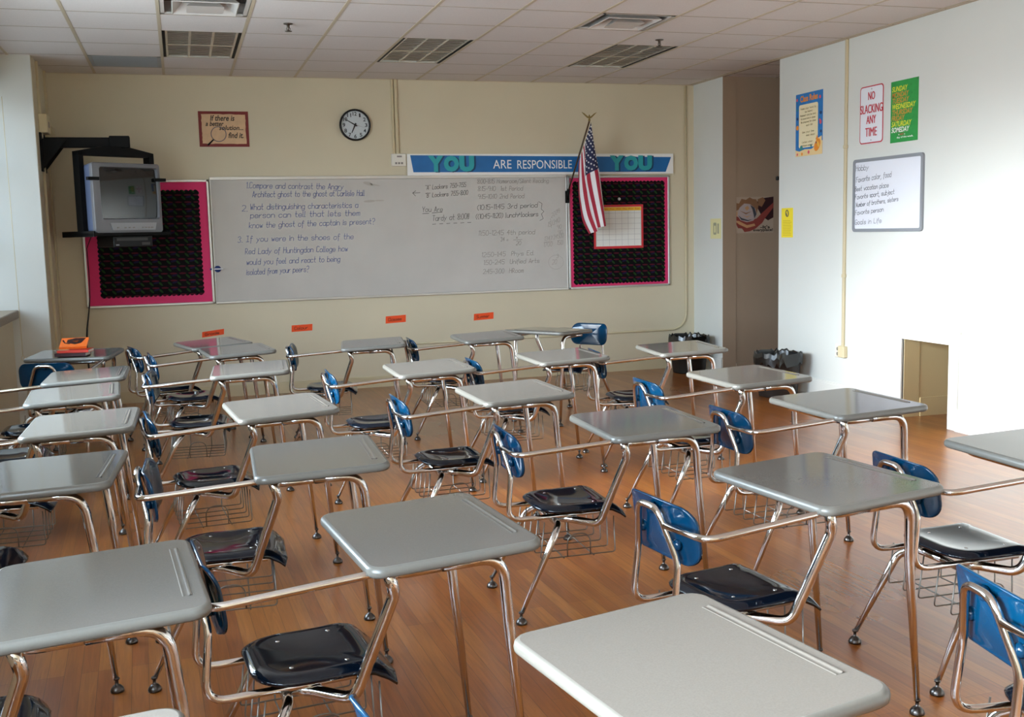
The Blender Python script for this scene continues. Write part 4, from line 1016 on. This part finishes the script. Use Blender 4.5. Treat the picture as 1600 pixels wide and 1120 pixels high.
# ------------------------------------------------------------------ flag
def flag():
    t = empty('wall_flag', (3.985, DW, 1.92)); tag(t, 'stars and stripes flag hanging from an angled pole at the bulletin board', 'flag')
    base = Vector((3.985, DW, 1.92)); top = Vector((4.083, 10.40, 2.665)); d = (top-base)
    b = MB(); b.bbox((-0.022,-0.03,-0.07),(0.022,0,0.06), M_BLACK, 0.004); b.tube([(0,-0.02,-0.03), tuple(d*0.10)], 0.016, M_BLACK, 12); b.build('bracket', t)
    b = MB(); b.tube([tuple(d*0.03), tuple(d*1.0)], 0.009, mat('pole_wood', '4a3520', 0.4), 10); b.build('pole', t)
    b = MB(); p = d.copy()
    b.lathe([(0.0,0.0),(0.014,0.004),(0.010,0.012),(0.012,0.02),(0.006,0.026),(0.014,0.034),(0.012,0.046),(0.006,0.054),(0.008,0.062),(0.0,0.068)], M_GOLD, 12, at=tuple(p))
    for s in (-1, 1):
        w = [(0,0.030),(s*0.028,0.048),(s*0.052,0.068),(s*0.082,0.082),(s*0.064,0.062),(s*0.04,0.040),(s*0.02,0.022)]
        n = len(w); vs = [(p.x+x, p.y-0.005, p.z+z+0.01) for (x, z) in w]+[(p.x+x, p.y+0.005, p.z+z+0.01) for (x, z) in w]
        b.add(vs, [tuple(range(n)), tuple(range(2*n-1,n-1,-1))]+[(k,n+k,n+(k+1)%n,(k+1)%n) for k in range(n)], M_GOLD)
    b.build('eagle_finial', t)
    # cloth: u along the fly (hanging down), v along the hoist (from the top of the pole)
    R = mat('flag_red', 'a8233a', 0.75); Wh = mat('flag_white', 'e9e6e8', 0.75); Bl = mat('flag_navy', '1c2146', 0.75)
    A = [(4.100,10.40,2.655),(4.155,10.42,2.35),(4.195,10.42,2.13),(4.228,10.44,1.88),(4.262,10.45,1.605)]
    Mi = [(4.066,10.47,2.48),(4.085,10.50,2.22),(4.118,10.54,2.02),(4.160,10.53,1.80),(4.215,10.51,1.570)]
    Bt = [(4.040,10.60,2.275),(4.058,10.62,2.06),(4.082,10.62,1.86),(4.103,10.60,1.66),(4.165,10.58,1.515)]
    def crv(C, u):
        x = u*(len(C)-1); i = min(int(x), len(C)-2); f = x-i
        P = [Vector(C[max(i-1,0)]), Vector(C[i]), Vector(C[i+1]), Vector(C[min(i+2,len(C)-1)])]
        return 0.5*((2*P[1])+(-P[0]+P[2])*f+(2*P[0]-5*P[1]+4*P[2]-P[3])*f*f+(-P[0]+3*P[1]-3*P[2]+P[3])*f**3)
    def surf(u, v):
        a, m, c = crv(A, u), crv(Mi, u), crv(Bt, u)
        p = a*(1-v)*(1-2*v) + m*4*v*(1-v) + c*v*(2*v-1)
        k = min(1, u*2.2); p.y += 0.045*k*cos(v*pi*3.6+0.4); p.x += 0.042*k*(1-0.35*u)*sin(v*pi*3.6+0.4)
        return p-base
    nu, nv = 40, 52; b = MB(); vs = []
    for side in (0, 1):
        for i in range(nu+1):
            for j in range(nv+1):
                p = surf(i/nu, j/nv); vs.append((p.x, p.y+side*0.0015, p.z))
    N = (nu+1)*(nv+1)
    groups = {0: [], 1: [], 2: []}
    for i in range(nu):
        for j in range(nv):
            s = j//4; g = 2 if (i < 16 and s < 7) else (0 if s % 2 == 0 else 1)
            q = (i*(nv+1)+j, (i+1)*(nv+1)+j, (i+1)*(nv+1)+j+1, i*(nv+1)+j+1); groups[g].append(q); groups[g].append(tuple(N+k for k in q[::-1]))
    b.v += vs; off = 0
    for g, m in ((0, R), (1, Wh), (2, Bl)):
        k = b.mid(m)
        for f in groups[g]: b.f.append(f); b.sm.append(True); b.mi.append(k)
    # stars
    kk = b.mid(Wh)
    for r in range(9):
        cnt = 6 if r % 2 == 0 else 5
        for c in range(cnt):
            u = 0.4*((2*c+1+(r % 2))/12.0); v = (r+1)/10.0*7/13
            pu = surf(min(u+0.01, 1), v)-surf(u-0.01, v); pv = surf(u, v+0.01)-surf(u, v-0.01); n = pu.cross(pv).normalized()
            if n.y > 0: n = -n
            e1 = pu.normalized(); e2 = n.cross(e1); ctr = surf(u, v)
            for sd in (n*0.0022, -n*0.0037):
                o = len(b.v); ring = []
                for k in range(10):
                    rr = 0.0125 if k % 2 == 0 else 0.0055; a = 2*pi*k/10; ring.append(tuple(ctr+sd+(e1*cos(a)+e2*sin(a))*rr))
                b.v += ring; b.f.append(tuple(range(o, o+10))); b.sm.append(False); b.mi.append(kk)
    b.build('flag_cloth', t, fix=False)
flag()

# ------------------------------------------------------------------ right wall things
def on_right(y, z): return (XR+0.001, y, z)
def class_rules():
    yl, yr, z0, z1 = 8.787, 8.352, 2.184, 2.745; w = (yl-yr)/2; h = z1-z0
    Bl = mat('rules_blue', '2a78bd', 0.6, noise=0.12, nscale=12); Cr = mat('rules_cream', 'f0e3bb', 0.7); Sa = mat('rules_sand', 'f0d39a', 0.6); Og = mat('rules_orange', 'ee9331', 0.6); Dk = mat('rules_dark', '26406b', 0.6); Pk = mat('rules_pink', 'e05a6f', 0.6); Yw = mat('rules_yellow', 'f4c052', 0.6); In = mat('rules_ink', 'a99669', 0.7); Gn = mat('rules_green', '3d8d8a', 0.6)
    b = MB(); b.box((-w,-0.002,0),(w,0,h), Bl); y = -0.0026
    b.flat([(-w,0),(w,0),(w,0.12),(w*0.7,0.10),(w*0.2,0.055),(-w*0.3,0.06),(-w*0.7,0.045),(-w,0.06)], y, Sa)
    b.flat(rrect(-w*0.75, 0.075, w*0.66, h-0.10, 0.02, 4), -0.003, Cr)
    b.flat([(w*0.35,0.0+0.02),(w*0.95,0.03),(w*0.95,0.16),(w*0.6,0.14)], -0.0034, Sa)
    b.flat(ellipse(w*0.63, 0.085, 0.062, 0.042, 0.9), -0.0038, Og); b.flat([(w*0.50,0.135),(w*0.62,0.175),(w*0.72,0.12)], -0.0036, Og); b.flat(ellipse(w*0.70, 0.09, 0.014, 0.03, 0.5), -0.0042, Yw); b.flat(circle(w*0.55, 0.105, 0.008, 10), -0.0044, Dk)
    for (x, z, r, m) in ((-w*0.85,0.02,0.012,Pk),(-w*0.5,0.02,0.014,Og),(0.0,0.03,0.016,Pk),(-w*0.55,0.075,0.024,Gn),(w*0.18,0.085,0.012,Gn),(-w*0.86,0.26,0.022,Og),(w*0.85,0.28,0.018,Pk),(w*0.8,0.30,0.012,Pk),(w*0.8,h-0.06,0.016,Pk),(-w*0.9,h-0.05,0.014,Pk),(-w*0.88,h-0.14,0.012,Gn),(-w*0.86,h-0.22,0.014,Dk),(w*0.86,h-0.2,0.016,Dk),(w*0.88,0.2,0.014,Dk)):
        b.flat(circle(x, z, r, 10), -0.0036, m)
    o = place(b.build('rules_poster'), on_right((yl+yr)/2, z0), RW); tag(o, 'blue sea themed Class Rules poster on the white wall left of the red lettered sign', 'poster')
    t = MB(); put_text(t, 'Class Rules', -w*0.66, h-0.078, w*1.30, 0.058, -0.0036, Og, 0.03, slope=0.004); t.build('lettering', o)
    t = MB(); rnd = random.Random(9)
    for k, (s, a, c) in enumerate((('Raise your hand to', -0.62, 0.52), ('be heard', -0.3, 0.25), ('Respect and be kind', -0.66, 0.50), ('to everyone in class', -0.6, 0.48), ('Be prepared for class', -0.6, 0.52), ('each day', -0.2, 0.3), ('', 0, 0), ('Use your time', -0.5, 0.4), ('wisely always', -0.2, 0.44), ('', 0, 0), ('Listen when', -0.5, 0.3), ('others speak', -0.5, 0.32))):
        if s: pen_fit(t, s, w*a, w*c, h-0.145-0.030*k, h-0.142-0.030*k, 0.016, In, 0.0028, y=-0.0036, rnd=rnd)
    t.build('handwriting', o)
class_rules()
def no_slacking():
    yl, yr, z0, z1 = 7.808, 7.498, 2.216, 2.682; w = (yl-yr)/2; h = z1-z0
    b = MB(); b.prism(rrect(-w, 0, w, h, 0.03, 5), -0.003, 0, M_RED); b.flat(rrect(-w+0.009, 0.009, w-0.009, h-0.009, 0.024, 5), -0.0036, mat('sign_white', 'e9ebf2', 0.4))
    for z in (0.027, h-0.027): b.flat(circle(0, z, 0.006, 10), -0.004, M_GREYP)
    o = place(b.build('metal_sign'), on_right((yl+yr)/2, z0), RW); tag(o, 'white metal sign with red letters NO SLACKING ANY TIME', 'sign')
    for s, x, wd, z, hh in (('NO', -0.043, 0.088, 0.352, 0.065), ('SLACKING', -0.146, 0.292, 0.245, 0.07), ('ANY', -0.063, 0.125, 0.160, 0.066), ('TIME', -0.076, 0.152, 0.058, 0.07)): t = MB(); put_text(t, s, x-0.0025, z, wd, hh, -0.0044, M_RED, 0.0); put_text(t, s, x+0.0025, z, wd, hh, -0.0045, M_RED, 0.0); put_text(t, s, x, z, wd, hh, -0.0046, M_RED, 0.0); t.build('lettering', o)
no_slacking()
def weekdays():
    yl, yr, z0, z1 = 7.404, 7.068, 2.193, 2.672; w = (yl-yr)/2; h = z1-z0
    G = mat('poster_green', '2f9a49', 0.5, noise=0.08, nscale=25); Yl = mat('poster_yellow', 'e3e33c', 0.5); Og = mat('poster_orange', 'cf9238', 0.5); Wh = mat('poster_white', 'f4f6ee', 0.5); Dg = mat('poster_dark_green', '1f7a38', 0.5)
    b = MB(); b.box((-w,-0.002,0),(w,0,h), G)
    for k in range(14):
        b.flat(ellipse(w*0.55+random.uniform(-0.05,0.06), h-0.04-0.02*k+random.uniform(-.01,.01), 0.006, 0.003, random.uniform(0,3), 8), -0.0026, Dg)
    for x, z in ((w-0.012, h-0.012),): b.flat(circle(x, z, 0.006, 10), -0.003, M_INKK)
    o = place(b.build('weekday_poster'), on_right((yl+yr)/2, z0), RW); tag(o, 'green poster listing SUNDAY to SATURDAY and SOMEDAY in bold letters', 'poster')
    for k, (s, wd, m) in enumerate((('SUNDAY', 0.185, Yl), ('MONDAY', 0.20, Og), ('TUESDAY', 0.205, Og), ('WEDNESDAY', 0.285, Yl), ('THURSDAY', 0.25, Og), ('FRIDAY', 0.155, Og), ('SATURDAY', 0.24, Yl), ('SOMEDAY', 0.215, Wh))):
        t = MB(); put_text(t, s, -w+0.014, h-0.082-0.0455*k, wd, 0.041, -0.003, m, 0.02, slant=0.008); t.build('lettering', o)
    t = MB(); put_text(t, 'is', -0.065, 0.055, 0.013, 0.013, -0.003, Wh, 0.01); put_text(t, 'NOT', -0.045, 0.053, 0.045, 0.017, -0.003, M_RED, 0.02); put_text(t, 'a', 0.006, 0.055, 0.01, 0.010, -0.003, Wh, 0.01)
    put_text(t, 'day of the week.', -0.085, 0.028, 0.20, 0.018, -0.003, Wh, 0.015); t.build('lettering', o)
weekdays()
def small_board():
    yl, yr, z0, z1 = 7.872, 6.977, 1.492, 2.094; w = (yl-yr)/2; h = z1-z0
    t = empty('small_whiteboard', on_right((yl+yr)/2, z0), RW); tag(t, 'small grey framed whiteboard with a handwritten list on the white wall', 'whiteboard')
    b = MB(); b.box((-w+0.01,-0.012,0.01),(w-0.01,0,h-0.01), mat('small_board_surface', 'e6e9f2', 0.25)); b.build('writing_surface', t)
    b = MB(); o = rrect(-w, 0, w, h, 0.03, 5); i = rrect(-w+0.026, 0.026, w-0.026, h-0.026, 0.012, 5); n = len(o)
    def P(r, y): return [(p[0], y, p[1]) for p in r]
    b.add(P(o,0)+P(o,-0.02)+P(i,-0.02)+P(i,-0.01), [(k*n+q, k*n+(q+1)%n, (k+1)*n+(q+1)%n, (k+1)*n+q) for k in range(3) for q in range(n)], M_GREYP); b.build('frame', t)
    b = MB(); yc = (yl+yr)/2; rnd = random.Random(4)
    for s, ya, yb, za, zb, hh in (("'Hobby", 7.851,7.657,2.000,2.002,.055), ("'Favorite color, food", 7.839,7.363,1.905,1.93,.052), ('Best vacation place', 7.846,7.393,1.832,1.848,.046), ('Favorite sport, subject', 7.845,7.319,1.765,1.792,.046), ('Number of brothers, sisters', 7.834,7.269,1.700,1.735,.044), ('Favorite person', 7.841,7.453,1.634,1.656,.046), ('Goals in Life', 7.839,7.476,1.553,1.565,.048)):
        b = MB(); pen_fit(b, s, yc-ya, yc-yb, za-z0, zb-z0, hh*0.82, mat('board_pen', '5d5f68', 0.6), 0.0036, y=-0.0135, rnd=rnd); b.build('written_line', t)
small_board()
def notices():
    Yl = mat('yellow_paper', 'f2dc35', 0.7); Ty = mat('yellow_print', 'c3a62a', 0.7)
    yl, yr, z0, z1 = 9.022, 8.822, 1.446, 1.722; w = (yl-yr)/2; h = z1-z0
    b = MB(); b.box((-w,-0.0015,0),(w,0,h), Yl)
    o = place(b.build('yellow_notice'), on_right((yl+yr)/2, z0), RW); tag(o, 'bright yellow notice sheet on the edge of the white wall beside the recess', 'notice')
    t = MB(); t.tube([(p[0], -0.003, p[1]) for p in ellipse(0, h-0.05, 0.022, 0.030, 0.2, 16)], 0.005, M_INKK, 6, closed=True); t.flat(ellipse(-0.012, h-0.062, 0.010, 0.018, 0.4), -0.0026, M_INKK); t.build('emblem', o)
    t = MB()
    for k in range(10): t.rect(-w*0.75, 0.02+0.015*k, w*random.uniform(0.5,0.75), 0.024+0.015*k, -0.002, Ty)
    t.build('lettering', o)
    Py = mat('pale_yellow_paper', 'e3dca6', 0.7); Pg = mat('pale_print', 'a5a489', 0.7)
    yl, yr, z0, z1 = 10.455, 10.215, 1.435, 1.648; w = (yl-yr)/2; h = z1-z0
    b = MB(); b.box((-w,-0.0015,0),(w,0,h), Py); b.flat(rrect(-w*0.45, h*0.2, w*0.15, h*0.8, 0.015, 4), -0.002, Pg); b.flat(rrect(-w*0.3, h*0.3, w*0.0, h*0.65, 0.01, 4), -0.0025, Py); b.rect(w*0.3, h*0.25, w*0.6, h*0.75, -0.002, Pg)
    o = place(b.build('pale_notice'), on_right((yl+yr)/2, z0), RW); tag(o, 'pale yellow notice on the narrow white wall between flag board and recess', 'notice')
    # poster of cupped hands in the recess
    x0, x1, z0, z1 = 5.585, 6.095, 1.487, 1.868; w = (x1-x0)/2; h = z1-z0
    Pp = mat('poster_paper', 'b19c88', 0.6); S1 = mat('hand_tan', '8a6244', 0.6); S2 = mat('hand_red', '8a3c34', 0.6); S3 = mat('hand_dark', '33161a', 0.6); Bg = mat('ball_grey', 'b0a09c', 0.6); Bd = mat('ball_dark', '3c3f47', 0.6); S4 = mat('hand_light', 'c29266', 0.6)
    b = MB(); b.box((-w,-0.0015,0),(w,0,h), Pp)
    def sh(pts, y, m): b.flat([(p[0]*w, p[1]*h) for p in pts], y, m)
    sh([(0.15,0.80),(0.35,0.95),(1,1),(1,0.42),(0.75,0.34),(0.45,0.46)], -0.0020, S3)
    sh([(0.25,0.93),(0.5,0.99),(0.62,0.9),(0.45,0.72),(0.30,0.76)], -0.0022, S1)
    sh([(0.30,0.46),(1,0.84),(1,0.70),(0.55,0.36)], -0.0024, S2)
    sh([(-0.98,0.66),(-0.80,0.84),(-0.62,0.82),(-0.50,0.95),(-0.30,0.92),(-0.12,0.99),(0.02,0.94),(0.18,0.93),(0.30,0.78),(0.22,0.55),(-0.45,0.52),(-0.62,0.66),(-0.80,0.60)], -0.0026, S1)
    sh([(-0.96,0.60),(-0.88,0.66),(-0.72,0.60),(-0.66,0.50),(-0.80,0.42)], -0.0028, S4)
    sh([(-0.96,0.42),(-0.90,0.28),(-0.76,0.26),(-0.66,0.14),(-0.48,0.13),(-0.36,0.03),(-0.10,0.05),(0.16,0.12),(0.48,0.28),(0.80,0.60),(0.55,0.58),(0.20,0.40),(-0.20,0.32),(-0.60,0.44),(-0.80,0.48)], -0.0030, S2)
    sh([(-0.86,0.36),(-0.60,0.24),(-0.25,0.14),(0.15,0.20),(0.10,0.26),(-0.25,0.22),(-0.62,0.34)], -0.0032, S4)
    sh([(-0.70,0.50),(-0.60,0.70),(-0.38,0.82),(-0.10,0.80),(0.14,0.68),(0.22,0.50),(0.05,0.34),(-0.25,0.30),(-0.55,0.36)], -0.0034, Bg)
    sh([(-0.10,0.78),(0.10,0.70),(0.20,0.52),(0.10,0.40),(0.06,0.52),(0.0,0.66)], -0.0038, Bd)
    sh([(-0.66,0.50),(-0.50,0.42),(-0.20,0.36),(0.02,0.38),(-0.20,0.33),(-0.52,0.37)], -0.0038, Bd)
    sh([(-0.36,0.70),(-0.22,0.76),(-0.14,0.68),(-0.26,0.62)], -0.0038, S4)
    sh([(-0.58,0.62),(-0.30,0.56),(-0.02,0.60),(-0.30,0.52)], -0.0038, S1)
    sh([(-0.46,0.50),(-0.25,0.46),(-0.05,0.50),(-0.25,0.43)], -0.0038, S4)
    o = place(b.build('hands_poster'), ((x0+x1)/2, ALC1, z0)); tag(o, 'poster of two cupped hands holding a grey ball, in the dim recess', 'poster')
    t = MB(); put_text(t, "-It's", w*0.38, h*0.115, 0.115, 0.034, -0.0036, M_BLACK, 0.02); put_text(t, 'everyplace!', w*0.05, h*0.02, 0.235, 0.038, -0.0036, M_BLACK, 0.02); t.build('lettering', o)
    b = MB(); b.bbox((-0.04,-0.03,-0.02),(0.04,0,0.02), M_BLACKP, 0.004); o = place(b.build('wall_hook'), (6.16, ALC1, 2.06)); tag(o, 'small black hook on the tan recess wall', 'hook')
notices()

# ------------------------------------------------------------------ waste bins
def bin_(x, y, rz, label, body, w, d, h):
    t = empty('waste_bin', (x, y, 0), rz); tag(t, label, 'waste bin', 'lined waste bins')
    b = MB(); rings = []
    prof = [(0.80, 0.0), (0.82, 0.012), (1.0, h), (1.03, h), (1.03, h+0.0), (0.96, h-0.005), (0.78, 0.03)]
    vs = []
    for k, z in prof: vs += [(p[0], p[1], z) for p in rrect(-w/2*k, -d/2*k, w/2*k, d/2*k, 0.14*k, 6)]
    n = len(rrect(0,0,1,1,.1,6)); fs = [(k*n+i, k*n+(i+1)%n, (k+1)*n+(i+1)%n, (k+1)*n+i) for k in range(len(prof)-1) for i in range(n)]
    fs += [tuple(range(n))[::-1], tuple(range((len(prof)-1)*n, len(prof)*n))]
    b.add(vs, fs, body, True); b.build('body', t)
    L = mat('black_bin_liner', '101010', 0.22, spec=0.6); b = MB(); rnd = random.Random(int(x*10)); vs = []; base = rrect(-w/2, -d/2, w/2, d/2, 0.145, 10); n = len(base)
    offs = [rnd.uniform(-1, 1) for _ in range(n)]
    for (k, z, j) in ((0.88, h-0.14, 0.012), (0.96, h+0.010, 0.012), (1.035, h+0.022, 0.016), (1.07, h-0.02, 0.016), (1.05, h-0.085, 0.03)):
        for i, (px, py) in enumerate(base):
            q = k+offs[i]*j*0.6; vs.append((px*q, py*q, z+offs[(i*7+3)%n]*j))
    b.add(vs, [(r*n+i, r*n+(i+1)%n, (r+1)*n+(i+1)%n, (r+1)*n+i) for r in range(4) for i in range(n)], L, False); b.build('liner', t)
bin_(5.205, 8.60, 0.15, 'brown black waste bin with a crumpled liner beside the white wall', mat('bin_brown', '2b2522', 0.4), 0.40, 0.36, 0.385)
bin_(5.21, 10.42, 0.1, 'black waste bin with a liner in the corner below the flag board', mat('bin_black', '15120f', 0.5), 0.40, 0.36, 0.385)

# window cord on the pier
def cord():
    b = MB(); b.tube([(XL+0.075, 9.70, 2.75), (XL+0.078, 9.71, 1.6), (XL+0.08, 9.72, 0.62)], 0.0025, mat('cord_cream', 'cfc39a', 0.7), 6)
    b.tube([(XL+0.08+0.012*cos(a), 9.72, 0.60+0.022*sin(a)) for a in [2*pi*k/12 for k in range(12)]], 0.0022, mat('cord_cream', 'cfc39a', 0.7), 6, closed=True)
    o = b.build('blind_cord'); tag(o, 'thin cream blind cord with a loop hanging at the window pier', 'cord')
cord()

# ------------------------------------------------------------------ daylight
def daylight():
    w = bpy.data.worlds.new('overcast_sky'); scene.world = w; w.use_nodes = True
    nt = w.node_tree; N = nt.nodes; L = nt.links; bg = N['Background']
    tc = N.new('ShaderNodeTexCoord'); sx = N.new('ShaderNodeSeparateXYZ'); L.new(tc.outputs['Generated'], sx.inputs[0])
    r = N.new('ShaderNodeValToRGB'); e = r.color_ramp.elements
    e[0].position = 0.45; e[0].color = (0.38, 0.42, 0.44, 1); e[1].position = 0.90; e[1].color = (0.50, 0.64, 0.78, 1)
    for q, c in ((0.495, (0.55, 0.55, 0.55, 1)), (0.53, (0.86, 0.98, 1.08, 1)), (0.65, (0.82, 0.98, 1.14, 1))):
        x = e.new(q); x.color = c
    m = N.new('ShaderNodeMapRange'); m.inputs['From Min'].default_value = -1; m.inputs['From Max'].default_value = 1
    L.new(sx.outputs['Z'], m.inputs['Value']); L.new(m.outputs['Result'], r.inputs['Fac'])
    # the bright hazy patch of sky low in front of the windows
    d = Vector((-cos(RAD(17)), 0.0, sin(RAD(17))))
    dot = N.new('ShaderNodeVectorMath'); dot.operation = 'DOT_PRODUCT'; dot.inputs[1].default_value = d
    nrm = N.new('ShaderNodeVectorMath'); nrm.operation = 'NORMALIZE'; L.new(tc.outputs['Generated'], nrm.inputs[0]); L.new(nrm.outputs[0], dot.inputs[0])
    g = N.new('ShaderNodeMapRange'); g.interpolation_type = 'SMOOTHSTEP'
    g.inputs['From Min'].default_value = cos(RAD(18)); g.inputs['From Max'].default_value = cos(RAD(3)); g.inputs['To Min'].default_value = 0.0; g.inputs['To Max'].default_value = HAZE
    L.new(dot.outputs['Value'], g.inputs['Value'])
    sc1 = N.new('ShaderNodeVectorMath'); sc1.operation = 'SCALE'; sc1.inputs['Scale'].default_value = SKY; L.new(r.outputs['Color'], sc1.inputs[0])
    hz = N.new('ShaderNodeVectorMath'); hz.operation = 'SCALE'; hz.inputs[0].default_value = (1.0, 0.98, 0.94); L.new(g.outputs['Result'], hz.inputs['Scale'])
    ad = N.new('ShaderNodeVectorMath'); ad.operation = 'ADD'; L.new(sc1.outputs[0], ad.inputs[0]); L.new(hz.outputs[0], ad.inputs[1])
    L.new(ad.outputs[0], bg.inputs['Color']); bg.inputs['Strength'].default_value = 1.0
SKY, HAZE = 30.0, 145.0
daylight()
vs_ = scene.view_settings
scene.display_settings.display_device = 'sRGB'
vs_.view_transform = 'Standard'; vs_.look = 'None'; vs_.gamma = 1.0; vs_.exposure = 0.18; vs_.use_curve_mapping = False
scene.cycles.use_denoising = True
scene.cycles.max_bounces = 10; scene.cycles.diffuse_bounces = 6; scene.cycles.glossy_bounces = 5; scene.cycles.transparent_max_bounces = 12
scene.cycles.sample_clamp_indirect = 6.0; scene.cycles.caustics_reflective = False; scene.cycles.caustics_refractive = False
